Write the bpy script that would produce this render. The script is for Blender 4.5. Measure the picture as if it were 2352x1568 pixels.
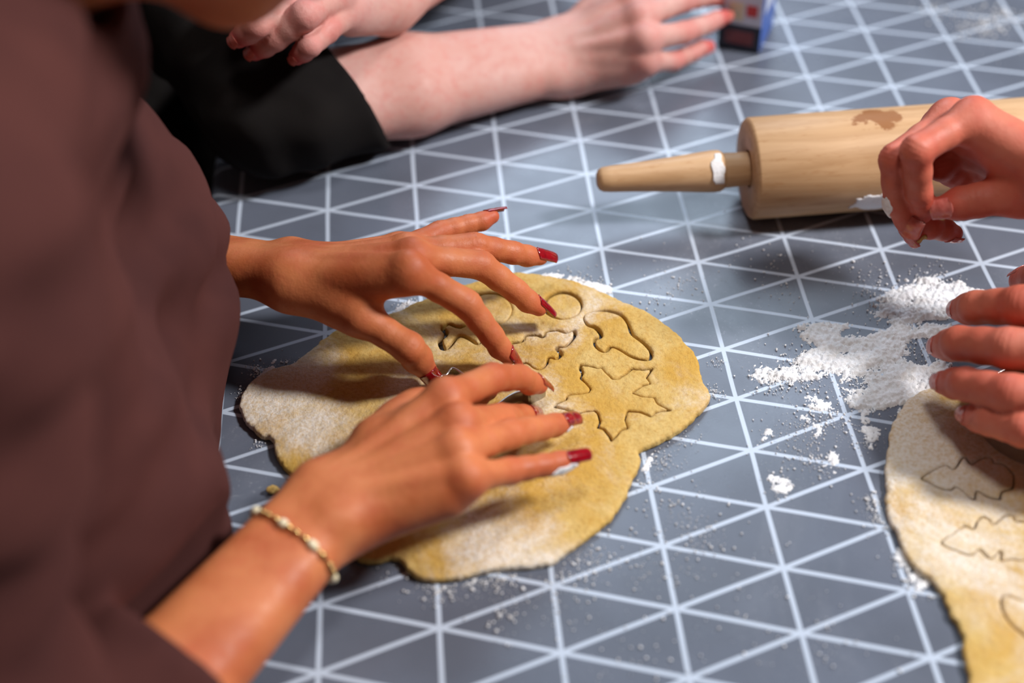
import bpy, bmesh, math, random
import numpy as np
from mathutils import Matrix, Vector
for o in list(bpy.data.objects): bpy.data.objects.remove(o)
S = bpy.context.scene
rng = np.random.default_rng(7)
random.seed(7)

# ------------------------------------------------------------------ camera
FPX = 3267.0
CAM_R = np.array([[0.99627092, -0.08314588, -0.02304384],
                  [-0.0736834, -0.68095623, -0.72860783],
                  [0.04488889, 0.72758874, -0.68454336]])      # rows: right, down, forward
CAM_C = (0.1350462, -0.71366731, 0.59422022)
cam = bpy.data.cameras.new('camera')
cam.sensor_fit = 'HORIZONTAL'; cam.sensor_width = 36.0
cam.lens = FPX / 2352 * 36.0
cam.clip_start = 0.02; cam.clip_end = 50
camo = bpy.data.objects.new('camera', cam); S.collection.objects.link(camo)
M = Matrix.Identity(4)
for i in range(3):
    M[i][0] = CAM_R[0][i]; M[i][1] = -CAM_R[1][i]; M[i][2] = -CAM_R[2][i]; M[i][3] = CAM_C[i]
camo.matrix_world = M
cam.dof.use_dof = True; cam.dof.focus_distance = 0.845; cam.dof.aperture_fstop = 2.6
S.camera = camo

# ------------------------------------------------------------------ light
S.view_settings.view_transform = 'Standard'; S.view_settings.look = 'None'
S.view_settings.exposure = 0.0; S.view_settings.gamma = 1.0
S.view_settings.use_curve_mapping = False
W = bpy.data.worlds.new('room_light'); S.world = W; W.use_nodes = True
bg = W.node_tree.nodes['Background']
bg.inputs[0].default_value = (1.0, 0.88, 0.84, 1); bg.inputs[1].default_value = 0.085
def lamp(name, loc, target, size, power, col):
    l = bpy.data.lights.new(name, 'AREA'); l.shape = 'DISK'; l.size = size; l.energy = power; l.color = col
    o = bpy.data.objects.new(name, l); S.collection.objects.link(o)
    o.location = loc
    d = Vector(target) - Vector(loc)
    o.rotation_euler = d.to_track_quat('-Z', 'Y').to_euler()
    return o
lamp('ceiling_lamp', (1.75, -0.25, 1.62), (0.25, -0.1, 0), 0.34, 60, (1.0, 0.97, 0.97))
lamp('ceiling_lamp', (0.28, -0.38, 2.15), (0.25, -0.15, 0), 0.4, 13, (1.0, 0.95, 0.92))
lamp('ceiling_lamp', (0.5, 2.0, 1.8), (0.25, 0.1, 0), 1.3, 30, (0.66, 0.82, 1.0))
# outlines on the table top, millimetres (x to the right, y away from the near edge)
DOUGH_A = [(11.2,-121.8),(12.4,-113.0),(16.8,-103.2),(21.2,-99.6),(29.3,-93.8),(38.3,-92.1),(45.7,-87.6),(52.3,-79.2),(60.3,-68.7),(74.7,-60.8),(90.8,-55.7),(106.6,-51.0),(121.0,-41.5),(139.8,-33.1),(157.6,-26.6),(176.5,-23.1),(189.9,-23.7),(203.4,-27.8),(218.0,-34.5),(233.1,-46.3),(247.9,-58.3),(262.4,-70.4),(272.0,-86.2),(278.9,-100.6),(282.9,-111.6),(282.6,-123.6),(282.7,-134.5),(283.7,-142.9),(280.8,-150.4),(273.8,-158.4),(261.9,-169.2),(245.4,-179.2),(237.4,-183.0),(236.7,-191.5),(226.3,-212.7),(219.7,-222.8),(206.2,-236.5),(193.4,-246.9),(181.1,-254.9),(168.4,-256.4),(153.7,-256.4),(144.6,-256.9),(133.1,-259.9),(120.7,-260.9),(110.7,-257.1),(103.1,-247.8),(98.7,-244.5),(86.1,-245.5),(75.9,-239.3),(70.2,-228.5),(58.3,-207.7),(48.5,-191.1),(42.5,-179.6),(37.1,-170.6),(33.6,-161.4),(31.6,-152.8),(22.7,-147.8),(15.4,-135.3)]
MUSHROOM = [(219.0,-70.9),(221.7,-66.9),(229.4,-64.8),(237.1,-65.7),(243.5,-70.5),(246.5,-79.6),(247.8,-88.7),(253.4,-96.8),(256.5,-104.6),(255.0,-111.7),(250.2,-112.4),(243.1,-109.0),(237.3,-102.5),(233.0,-99.3),(229.6,-102.9),(226.2,-102.5),(222.6,-97.2),(222.5,-90.3),(226.8,-88.3),(224.6,-81.7),(220.3,-78.3)]
CIRCLE = [(219.9,-59.2),(219.0,-62.6),(217.4,-65.6),(215.2,-68.1),(212.4,-69.9),(209.3,-70.9),(206.1,-71.0),(203.0,-70.2),(200.2,-68.6),(197.9,-66.2),(196.2,-63.3),(195.3,-60.0),(195.2,-56.5),(196.0,-53.1),(197.5,-50.0),(199.8,-47.4),(202.6,-45.5),(205.7,-44.5),(209.0,-44.4),(212.2,-45.2),(215.0,-46.9),(217.4,-49.3),(219.0,-52.3),(219.9,-55.7)]
CIRCLE2 = [(176.2,-58.4),(175.3,-62.3),(173.6,-65.9),(171.1,-68.9),(168.0,-71.0),(164.4,-72.1),(160.7,-72.2),(157.1,-71.3),(153.8,-69.4),(151.0,-66.7),(148.9,-63.2),(147.7,-59.3),(147.5,-55.2),(148.2,-51.2),(149.9,-47.6),(152.4,-44.5),(155.6,-42.3),(159.2,-41.1),(163.0,-41.0),(166.7,-41.9),(170.1,-43.9),(172.9,-46.8),(174.9,-50.3),(176.0,-54.3)]
OAK_A = [(170.3,-92.8),(173.3,-88.1),(179.3,-86.9),(182.3,-82.2),(190.1,-82.4),(192.9,-84.2),(194.6,-80.4),(202.4,-80.0),(207.3,-82.4),(212.6,-80.8),(212.6,-87.4),(205.8,-95.6),(201.1,-96.1),(203.1,-101.3),(199.2,-106.0),(194.7,-104.0),(193.4,-108.7),(188.7,-113.3),(184.7,-112.0),(180.9,-107.4),(175.9,-107.5),(174.6,-101.9),(170.7,-99.0)]
LEAF_B = [(130.2,-89.4),(128.8,-81.4),(133.1,-76.2),(131.0,-70.9),(136.0,-66.3),(142.7,-70.9),(149.9,-66.6),(156.4,-72.4),(157.5,-81.4),(152.8,-88.4),(147.1,-82.8),(142.1,-80.4),(137.5,-86.8),(133.9,-90.3)]
MAPLE = [(211.5,-111.1),(217.3,-113.0),(222.2,-115.6),(224.5,-115.2),(226.1,-119.9),(229.7,-125.6),(232.3,-125.9),(237.2,-122.0),(241.6,-117.8),(248.2,-119.5),(255.3,-119.0),(249.9,-126.8),(251.5,-132.0),(246.5,-133.3),(240.1,-138.4),(245.2,-142.0),(251.7,-143.3),(252.8,-148.5),(260.4,-155.0),(253.9,-155.0),(250.2,-155.9),(247.4,-158.6),(241.6,-154.6),(234.8,-153.1),(232.6,-159.4),(233.3,-166.4),(229.1,-167.4),(226.0,-171.4),(222.1,-175.3),(221.4,-171.5),(218.8,-165.8),(215.2,-164.0),(217.5,-159.0),(217.2,-153.1),(215.8,-150.8),(210.9,-150.9),(204.3,-152.6),(202.4,-150.0),(198.4,-147.5),(192.1,-145.0),(194.5,-142.0),(200.4,-139.4),(201.6,-136.1),(204.1,-135.5),(209.7,-135.8),(213.9,-135.0),(215.7,-132.4),(213.3,-127.3),(210.4,-122.6),(212.1,-119.0),(211.0,-115.2)]
DOUGH_B = [(388.1,-169.4),(380.3,-181.7),(372.7,-199.4),(367.2,-216.6),(362.4,-234.7),(361.8,-247.5),(363.5,-258.9),(364.8,-275.0),(371.6,-287.6),(374.8,-296.1),(375.0,-307.5),(376.9,-322.2),(370.5,-348.0),(366.4,-366.1),(421.1,-376.4),(472.0,-318.4),(517.3,-210.3),(491.7,-167.0),(452.7,-153.8),(415.6,-149.8),(397.7,-158.5)]
OAK_C = [(386.2,-219.3),(392.5,-215.2),(402.1,-211.0),(405.3,-214.1),(407.8,-212.7),(412.8,-206.6),(415.7,-207.3),(417.0,-211.6),(423.8,-208.2),(429.1,-208.0),(429.7,-212.2),(434.3,-214.1),(437.0,-221.2),(435.3,-227.7),(432.3,-232.0),(426.7,-233.4),(424.1,-238.2),(418.5,-236.5),(413.6,-231.4),(411.6,-235.8),(408.9,-236.5),(405.4,-229.9),(403.1,-227.4),(399.5,-229.3),(394.0,-227.2),(389.2,-222.9)]
OAK_D = [(383.3,-263.7),(391.5,-258.1),(398.8,-253.8),(403.0,-256.1),(406.8,-250.8),(410.5,-248.6),(413.5,-251.5),(414.7,-253.9),(422.3,-249.2),(426.7,-249.7),(426.4,-253.5),(433.4,-254.8),(435.6,-262.6),(432.6,-270.9),(422.8,-279.1),(416.4,-277.8),(410.4,-278.4),(411.9,-272.5),(405.1,-276.7),(401.4,-270.2),(396.4,-273.4),(391.3,-271.0)]
BLOB_E = [(403.5,-300.1),(408.4,-301.2),(415.3,-305.9),(422.1,-313.4),(416.2,-329.4),(410.0,-328.7),(406.1,-324.0),(401.6,-315.2),(401.0,-306.7)]
FLOUR_A = [(350.3,-89.4),(362.0,-87.2),(377.1,-90.2),(376.3,-96.9),(394.6,-97.6),(404.0,-97.2),(402.5,-79.2),(406.6,-71.2),(413.1,-64.8),(434.9,-55.7),(445.5,-52.5),(460.1,-61.4),(466.2,-66.4),(456.2,-79.5),(445.5,-89.5),(424.7,-90.0),(417.9,-97.4),(442.0,-94.6),(438.9,-110.4),(414.8,-107.8),(410.1,-117.9),(411.5,-128.4),(431.6,-128.0),(423.2,-154.8),(404.3,-158.9),(392.3,-163.7),(377.0,-162.1),(366.3,-156.1),(364.3,-143.6),(378.2,-141.3),(372.0,-134.4),(359.3,-127.9),(347.3,-133.0),(334.8,-132.9),(329.8,-131.1),(312.3,-129.2),(320.7,-123.8),(336.7,-120.4),(345.0,-112.2),(355.7,-105.4),(350.7,-95.5)]
FLOUR_B = [(368.0,-156.3),(373.9,-160.5),(372.8,-171.2),(376.4,-176.9),(368.1,-191.6),(365.7,-187.9),(366.3,-172.9)]
FLOUR_C = [(338.6,-147.0),(346.2,-144.8),(349.8,-151.9),(357.0,-151.4),(351.8,-158.2),(346.1,-160.0),(339.2,-155.6)]
FLOUR_D = [(333.6,-161.1),(339.0,-164.0),(343.8,-172.9),(341.3,-179.6),(336.8,-187.2),(335.7,-181.3),(339.3,-173.6),(335.6,-167.3)]
FLOUR_E = [(342.9,-190.1),(346.2,-193.9),(346.1,-199.5),(341.9,-208.0),(340.8,-202.3),(336.4,-203.0),(338.5,-197.6),(342.1,-196.9)]
FLOUR_F = [(309.5,-171.6),(314.1,-170.3),(314.0,-176.7),(307.8,-179.6),(304.6,-182.7)]
FLOUR_G = [(19.5,-104.0),(25.0,-93.5),(27.9,-92.1),(27.8,-89.5),(30.7,-86.8),(30.3,-92.4),(31.1,-98.5),(26.6,-103.1),(21.5,-107.6)]
FLOUR_H = [(305.9,-203.6),(313.5,-207.6),(319.6,-213.0),(311.1,-218.4),(304.7,-214.6)]
FLOUR_I = [(240.9,-185.5),(245.3,-181.0),(242.8,-188.9),(240.1,-195.2),(238.0,-193.3)]
FLOUR_J = [(361.3,-259.8),(364.5,-263.0),(365.8,-274.6),(370.5,-277.9),(371.8,-286.4),(363.9,-292.5),(362.6,-285.5),(361.6,-277.0),(360.0,-268.3)]
FLOUR_K = [(197.0,-21.7),(213.8,-22.2),(226.9,-30.1),(239.8,-37.9),(239.4,-45.1),(231.1,-41.2),(218.2,-32.6),(202.3,-25.3)]
FLOUR_L = [(101.5,-47.7),(109.9,-38.3),(122.2,-39.7),(124.8,-44.1),(115.1,-48.0),(108.2,-51.3)]
CUTTER = [(137.0,-115.4),(145.2,-123.2),(154.2,-122.0),(166.8,-124.0),(179.3,-126.1),(186.6,-129.8),(189.0,-135.8),(180.2,-141.2),(175.6,-139.0),(171.3,-139.6),(166.2,-142.9),(159.9,-147.5),(149.9,-147.8),(140.3,-141.9),(133.3,-132.0),(129.3,-122.2),(132.9,-120.4)]
# joints of each hand, metres: w wrist, i/m/r/p/t fingers and thumb, 0 = knuckle ... 3 = tip
LH = {'w':[0.0492,-0.0742,0.0598],'i0':[0.1167,-0.1061,0.0821],'i1':[0.1473,-0.1073,0.0556],'i2':[0.1604,-0.1122,0.0344],'i3':[0.1698,-0.1134,0.0178],'m0':[0.1188,-0.0869,0.0752],'m1':[0.1575,-0.0757,0.0572],'m2':[0.1778,-0.078,0.037],'m3':[0.1911,-0.0785,0.023],'r0':[0.1157,-0.0708,0.0663],'r1':[0.1549,-0.0598,0.0587],'r2':[0.1779,-0.0545,0.0472],'r3':[0.1948,-0.0481,0.0369],'p0':[0.1105,-0.0568,0.0566],'p1':[0.135,-0.0357,0.0515],'p2':[0.1526,-0.0278,0.05],'p3':[0.1678,-0.0212,0.0496],'t0':[0.0639,-0.0911,0.058],'t1':[0.0872,-0.1105,0.0543],'t2':[0.1125,-0.1244,0.041],'t3':[0.1215,-0.1206,0.0184]}
RH = {'w':[0.0708,-0.2399,0.0472],'i0':[0.1322,-0.1942,0.0684],'i1':[0.1574,-0.1655,0.0524],'i2':[0.1736,-0.1527,0.0388],'i3':[0.1847,-0.145,0.0238],'m0':[0.1375,-0.2143,0.069],'m1':[0.1597,-0.1869,0.0424],'m2':[0.1688,-0.1692,0.0244],'m3':[0.1785,-0.156,0.0117],'r0':[0.1365,-0.2316,0.0682],'r1':[0.1638,-0.2049,0.0495],'r2':[0.1818,-0.1902,0.0366],'r3':[0.1964,-0.1778,0.0268],'p0':[0.1395,-0.2481,0.0662],'p1':[0.1612,-0.2299,0.0485],'p2':[0.1796,-0.2223,0.0425],'p3':[0.1956,-0.2155,0.0382],'t0':[0.0932,-0.2047,0.0526],'t1':[0.1161,-0.171,0.0382],'t2':[0.1405,-0.1503,0.0283],'t3':[0.1557,-0.1369,0.015]}
CR = {'w':[0.4823,-0.1053,0.1156],'i0':[0.4346,-0.074,0.1365],'i1':[0.3985,-0.094,0.1318],'i2':[0.4046,-0.0941,0.1034],'i3':[0.4117,-0.0903,0.0843],'m0':[0.4297,-0.0557,0.1236],'m1':[0.3925,-0.0816,0.1175],'m2':[0.3963,-0.087,0.091],'m3':[0.4091,-0.0897,0.0681],'r0':[0.4315,-0.0428,0.1092],'r1':[0.4019,-0.0735,0.0943],'r2':[0.4191,-0.0863,0.0709],'r3':[0.4361,-0.0831,0.0616],'p0':[0.444,-0.0373,0.0954],'p1':[0.4265,-0.0667,0.0981],'p2':[0.442,-0.0626,0.0844],'p3':[0.455,-0.053,0.0745],'t0':[0.4776,-0.0961,0.1032],'t1':[0.4585,-0.1015,0.1022],'t2':[0.4385,-0.0991,0.0981],'t3':[0.4192,-0.0967,0.093]}
CL = {'w':[0.5483,-0.2297,0.0675],'i0':[0.4881,-0.1861,0.088],'i1':[0.4477,-0.1593,0.0712],'i2':[0.4321,-0.1408,0.055],'i3':[0.4315,-0.1239,0.0386],'m0':[0.4807,-0.2087,0.0777],'m1':[0.4339,-0.1847,0.0645],'m2':[0.4162,-0.1629,0.0497],'m3':[0.4142,-0.1466,0.0323],'r0':[0.4744,-0.2285,0.0631],'r1':[0.4276,-0.2108,0.0567],'r2':[0.4128,-0.1891,0.0442],'r3':[0.409,-0.172,0.0289],'p0':[0.4688,-0.2391,0.0472],'p1':[0.4306,-0.2272,0.047],'p2':[0.4193,-0.212,0.0386],'p3':[0.4155,-0.1966,0.0271],'t0':[0.517,-0.1903,0.0677],'t1':[0.504,-0.1404,0.0659],'t2':[0.492,-0.1107,0.0482],'t3':[0.4822,-0.0924,0.0284]}
BR = {'w':[0.2331,0.1954,0.0248],'i0':[0.2883,0.2135,0.0576],'i1':[0.3241,0.2351,0.0611],'i2':[0.3462,0.2459,0.0555],'i3':[0.362,0.2555,0.0473],'m0':[0.2915,0.1913,0.0558],'m1':[0.3283,0.2182,0.0521],'m2':[0.3513,0.2338,0.0454],'m3':[0.3675,0.2455,0.0376],'r0':[0.2921,0.1721,0.0492],'r1':[0.3254,0.1962,0.0378],'r2':[0.3465,0.2123,0.0341],'r3':[0.3626,0.2259,0.0313],'p0':[0.2922,0.1684,0.0333],'p1':[0.3168,0.1876,0.0195],'p2':[0.3338,0.1995,0.0177],'p3':[0.3484,0.2103,0.016],'t0':[0.2543,0.2236,0.0322],'t1':[0.2875,0.253,0.0538],'t2':[0.3194,0.2681,0.0654],'t3':[0.3439,0.2727,0.0613]}
BL = {'w':[0.1082,0.1757,0.0985],'i0':[0.068,0.1565,0.1378],'i1':[0.0475,0.1222,0.1482],'i2':[0.0282,0.1054,0.1434],'i3':[0.016,0.0944,0.1398],'m0':[0.0721,0.1339,0.1339],'m1':[0.05,0.0953,0.1399],'m2':[0.0314,0.0755,0.1368],'m3':[0.0176,0.0836,0.1233],'r0':[0.0789,0.1158,0.1294],'r1':[0.0613,0.0791,0.1392],'r2':[0.0408,0.0796,0.124],'r3':[0.0259,0.0862,0.1116],'p0':[0.0845,0.1187,0.1162],'p1':[0.0721,0.089,0.1217],'p2':[0.0624,0.0732,0.1209],'p3':[0.0525,0.0816,0.1086],'t0':[0.0981,0.1818,0.1191],'t1':[0.0774,0.2218,0.1227],'t2':[0.0522,0.2413,0.1211],'t3':[0.0344,0.228,0.1223]}
DUST_A = [(0.0339,-0.1153,0.03,0.13),(0.0247,-0.1356,0.028,0.15),(0.0499,-0.1469,0.022,0.08),(0.0332,-0.0968,0.014,0.2),(0.0542,-0.1101,0.01,0.2),(0.1546,-0.2444,0.035,0.1),(0.1662,-0.2427,0.03,0.1),(0.254,-0.1242,0.025,0.08),(0.2179,-0.0583,0.018,0.1),(0.1887,-0.1335,0.02,0.05),(0.1427,-0.2518,0.02,0.1)]
DUST_B = [(0.4005,-0.1753,0.035,0.25),(0.3796,-0.2128,0.03,0.1),(0.3929,-0.2629,0.04,0.15),(0.3882,-0.3122,0.04,0.15)]
# scattered flour: x, y, spread, count, grain size (mm)
GRAINS = [(0.2835,-0.0437,0.0225,70.0,0.8),(0.2652,-0.0542,0.015,40.0,0.7),(0.2515,-0.0143,0.03,30.0,0.6),(0.2954,-0.1128,0.0075,60.0,0.6),(0.3434,-0.0245,0.03,35.0,0.9),(0.4076,-0.0404,0.035,50.0,1.0),(0.347,-0.0591,0.02,25.0,0.7),(0.3452,-0.1256,0.0275,350.0,0.9),(0.3249,-0.1345,0.015,120.0,0.9),(0.3484,-0.1654,0.0225,200.0,0.9),(0.3273,-0.1803,0.0275,180.0,0.7),(0.3355,-0.1977,0.0175,140.0,0.8),(0.3104,-0.2112,0.01,80.0,0.8),(0.3567,-0.2285,0.0075,60.0,0.9),(0.3557,-0.2406,0.01,50.0,0.9),(0.3661,-0.1844,0.015,90.0,0.7),(0.2523,-0.2269,0.0275,120.0,0.8),(0.2585,-0.2455,0.0225,90.0,0.9),(0.2329,-0.2603,0.0225,80.0,0.8),(0.1994,-0.2541,0.0225,150.0,0.9),(0.1533,-0.2593,0.015,120.0,0.9),(0.1215,-0.2617,0.015,160.0,1.0),(0.1374,-0.2605,0.0125,110.0,0.9),(0.0971,-0.2465,0.015,40.0,0.8),(0.179,-0.2745,0.0275,90.0,0.8),(0.1533,-0.2881,0.015,30.0,1.2),(0.215,-0.3048,0.05,60.0,1.0),(0.2724,-0.292,0.05,60.0,0.8),(0.3115,-0.3144,0.04,40.0,0.9),(0.249,-0.1887,0.015,150.0,0.6),(0.262,-0.1701,0.015,140.0,0.5),(0.237,-0.2036,0.01,60.0,0.7),(0.2881,-0.1378,0.0075,90.0,0.6),(0.0223,-0.1517,0.0045,26.0,0.8),(0.0126,-0.1103,0.0063,50.0,0.9),(0.0194,-0.0907,0.0075,60.0,0.9),(0.0375,-0.0851,0.0075,30.0,0.8),(0.0294,-0.1456,0.0063,20.0,0.6),(0.2213,-0.0305,0.0175,90.0,0.8),(0.234,-0.0404,0.01,60.0,0.8),(0.1125,-0.0416,0.0088,60.0,0.8),(0.5703,0.2395,0.03,220.0,1.2),(0.5915,0.2502,0.0225,120.0,1.3),(0.5446,0.2695,0.02,60.0,1.1),(0.3636,-0.2707,0.01,90.0,1.0),(0.3663,-0.2851,0.0088,60.0,1.1),(0.3656,-0.2476,0.0075,50.0,0.9),(0.4105,-0.0702,0.03,260.0,0.9),(0.4449,-0.0573,0.02,160.0,1.0),(0.409,-0.1137,0.0325,220.0,0.8),(0.3761,-0.1472,0.025,200.0,0.8)]
# ------------------------------------------------------------------ scene helpers
def empty(name, loc=(0, 0, 0)):
    o = bpy.data.objects.new(name, None); S.collection.objects.link(o); o.location = loc
    o.empty_display_size = 0.05
    return o
def tag(o, label, cat, group=None, kind=None):
    o['label'] = label; o['category'] = cat
    if group: o['group'] = group
    if kind: o['kind'] = kind
    return o
def mesh_obj(name, V, Fc, mat, parent=None, smooth=True, loc=None, attrs=None):
    me = bpy.data.meshes.new(name)
    V = np.asarray(V, dtype=np.float32)
    if loc is not None: V = V - np.asarray(loc, dtype=np.float32)
    if isinstance(Fc, np.ndarray) and Fc.ndim == 2:
        k = Fc.shape[1]; n = len(Fc)
        me.vertices.add(len(V)); me.vertices.foreach_set('co', V.ravel())
        me.loops.add(n * k); me.loops.foreach_set('vertex_index', Fc.astype(np.int32).ravel())
        me.polygons.add(n); me.polygons.foreach_set('loop_start', np.arange(0, n * k, k, dtype=np.int32))
        me.update(calc_edges=True); me.validate()
    else:
        me.from_pydata(V.tolist(), [], [list(map(int, f)) for f in Fc]); me.update()
    if smooth: me.polygons.foreach_set('use_smooth', [True] * len(me.polygons))
    if attrs:
        for k, a in attrs.items():
            at = me.attributes.new(k, 'FLOAT', 'POINT'); at.data.foreach_set('value', np.asarray(a, dtype=np.float32))
    if mat: me.materials.append(mat)
    o = bpy.data.objects.new(name, me); S.collection.objects.link(o)
    if loc is not None: o.location = loc
    if parent:
        o.parent = parent
        if loc is None: o.location = (-parent.location[0], -parent.location[1], -parent.location[2])
    return o

# ------------------------------------------------------------------ materials
class NT:
    def __init__(s, name):
        s.m = bpy.data.materials.new(name); s.m.use_nodes = True
        s.t = s.m.node_tree; s.b = s.t.nodes['Principled BSDF']
        s.tc = s.t.nodes.new('ShaderNodeTexCoord'); s.co = s.tc.outputs['Object']
    def n(s, typ, **kw):
        x = s.t.nodes.new(typ)
        for k, v in kw.items(): setattr(x, k, v)
        return x
    def l(s, a, b): s.t.links.new(a, b)
    def val(s, inp, v):
        if isinstance(v, bpy.types.NodeSocket): s.l(v, inp)
        else: inp.default_value = v
    def math(s, op, a, b=0.0, c=None, clamp=False):
        x = s.n('ShaderNodeMath', operation=op); x.use_clamp = clamp
        s.val(x.inputs[0], a); s.val(x.inputs[1], b)
        if c is not None: s.val(x.inputs[2], c)
        return x.outputs[0]
    def noise(s, scale, detail=3, rough=.55, co=None, dist=0.0):
        x = s.n('ShaderNodeTexNoise'); x.inputs['Scale'].default_value = scale
        x.inputs['Detail'].default_value = detail; x.inputs['Roughness'].default_value = rough
        x.inputs['Distortion'].default_value = dist
        s.l(co or s.co, x.inputs['Vector']); return x.outputs['Fac']
    def ramp(s, f, a, b, lo=0.0, hi=1.0):
        x = s.n('ShaderNodeMapRange'); x.interpolation_type = 'SMOOTHSTEP'
        s.val(x.inputs[0], f); x.inputs[1].default_value = a; x.inputs[2].default_value = b
        x.inputs[3].default_value = lo; x.inputs[4].default_value = hi
        return x.outputs[0]
    def mix(s, f, a, b):
        x = s.n('ShaderNodeMix', data_type='RGBA')
        s.val(x.inputs[0], f)
        for i, v in ((6, a), (7, b)):
            if isinstance(v, bpy.types.NodeSocket): s.l(v, x.inputs[i])
            else: x.inputs[i].default_value = (*v, 1)
        return x.outputs[2]
    def map(s, scale=(1, 1, 1), loc=(0, 0, 0), rot=(0, 0, 0)):
        x = s.n('ShaderNodeMapping'); s.l(s.co, x.inputs[0])
        x.inputs['Scale'].default_value = scale; x.inputs['Location'].default_value = loc; x.inputs['Rotation'].default_value = rot
        return x.outputs[0]
    def bump(s, h, strength=.3, dist=.001):
        x = s.n('ShaderNodeBump'); x.inputs['Strength'].default_value = strength; x.inputs['Distance'].default_value = dist
        s.l(h, x.inputs['Height']); s.l(x.outputs[0], s.b.inputs['Normal']); return x
    def attr(s, name):
        x = s.n('ShaderNodeAttribute'); x.attribute_name = name; return x.outputs['Fac']
    def set(s, col=None, rough=.5, metal=0., spec=.5, sss=0., radius=(.01, .004, .002), scale=.5, coat=0.):
        if col is not None:
            if isinstance(col, bpy.types.NodeSocket): s.l(col, s.b.inputs['Base Color'])
            else: s.b.inputs['Base Color'].default_value = (*col, 1)
        s.val(s.b.inputs['Roughness'], rough); s.b.inputs['Metallic'].default_value = metal
        s.b.inputs['Specular IOR Level'].default_value = spec
        s.b.inputs['Coat Weight'].default_value = coat
        if sss:
            s.b.inputs['Subsurface Weight'].default_value = sss
            s.b.inputs['Subsurface Radius'].default_value = radius
            s.b.inputs['Subsurface Scale'].default_value = scale
        return s.m
def srgb(r, g, b):
    f = lambda c: c / 12.92 if c <= .04045 else ((c + .055) / 1.055) ** 2.4
    return tuple(f(c / 255) for c in (r, g, b))

def skin_mat(name, base, dark, flush, rough=.42):
    t = NT(name)
    n1 = t.noise(28, 3); n2 = t.noise(160, 4)
    c = t.mix(t.ramp(n1, .35, .7), base, dark)
    c = t.mix(t.math('MULTIPLY', t.attr('flush'), .85, clamp=True), c, flush)
    c = t.mix(t.math('MULTIPLY', t.ramp(n2, .45, .75), .22), c, flush)
    h = t.math('ADD', t.math('MULTIPLY', t.noise(900, 3, .6), .5), t.noise(260, 4, .65))
    t.bump(h, .26, .0012)
    return t.set(c, t.ramp(n2, .3, .7, rough - .06, rough + .1), spec=.36, sss=.12, radius=(1.0, .35, .2), scale=.004)
M_SKIN_A = skin_mat('skin_tan', srgb(202, 122, 76), srgb(178, 92, 52), srgb(190, 84, 56), .50)
M_SKIN_B = skin_mat('skin_pale', srgb(204, 160, 150), srgb(200, 148, 136), srgb(196, 78, 76), .56)
M_SKIN_C = skin_mat('skin_reddish', srgb(206, 122, 98), srgb(190, 98, 76), srgb(194, 74, 60), .50)

def polish():
    t = NT('red_nail_polish')
    return t.set(t.mix(t.ramp(t.noise(300), .4, .7), srgb(146, 3, 20), srgb(116, 2, 15)), .16, spec=.6, coat=.6)
M_POLISH = polish()
def natural_nail():
    t = NT('natural_nail')
    return t.set(t.mix(t.ramp(t.noise(200), .4, .7), srgb(206, 116, 104), srgb(194, 96, 86)), .22, spec=.6, coat=.25)
M_NAIL = natural_nail()

def cloth_mat():
    # printed grid: upright lines every 60 mm, slanted lines through the same crossings, 41.1 mm apart along them
    t = NT('printed_tablecloth')
    sx = t.n('ShaderNodeSeparateXYZ'); t.l(t.co, sx.inputs[0])
    wob = t.math('MULTIPLY', t.math('SUBTRACT', t.noise(7, 2), .5), .0035)
    u = t.math('DIVIDE', t.math('ADD', sx.outputs[0], wob), .06)
    wob2 = t.math('MULTIPLY', t.math('SUBTRACT', t.noise(6, 2, co=t.map(loc=(3, 1, 0))), .5), .0035)
    v = t.math('DIVIDE', t.math('ADD', sx.outputs[1], wob2), .0411155)
    def line(x, halfw):
        a = t.math('ABSOLUTE', t.math('SUBTRACT', t.math('FRACT', t.math('ADD', x, 200.5)), .5))
        return t.ramp(a, halfw * .8, halfw * 1.2, 1, 0)
    hu = t.math('MULTIPLY', u, .5)
    m = t.math('MAXIMUM', line(u, .0212), t.math('MAXIMUM', line(t.math('SUBTRACT', v, hu), .0330), line(t.math('ADD', v, hu), .0330)))
    g = t.mix(t.ramp(t.noise(9, 4), .35, .7), srgb(98, 105, 119), srgb(88, 94, 106))
    c = t.mix(m, g, srgb(182, 194, 210))
    # thin smears of flour wiped over the vinyl
    sm = t.ramp(t.noise(5, 5, .65, dist=1.2), .52, .78)
    fine = t.ramp(t.noise(420, 3, .7), .58, .72)
    c = t.mix(t.math('MULTIPLY', t.math('MULTIPLY', sm, fine), .55), c, srgb(205, 208, 212))
    c = t.mix(t.math('MULTIPLY', sm, .10), c, srgb(205, 210, 218))
    t.bump(t.math('ADD', t.noise(5, 3), t.math('MULTIPLY', t.noise(700, 2), .04)), .25, .004)
    return t.set(c, t.ramp(t.noise(14, 4), .3, .7, .24, .36), spec=.5)
M_CLOTH = cloth_mat()

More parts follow.
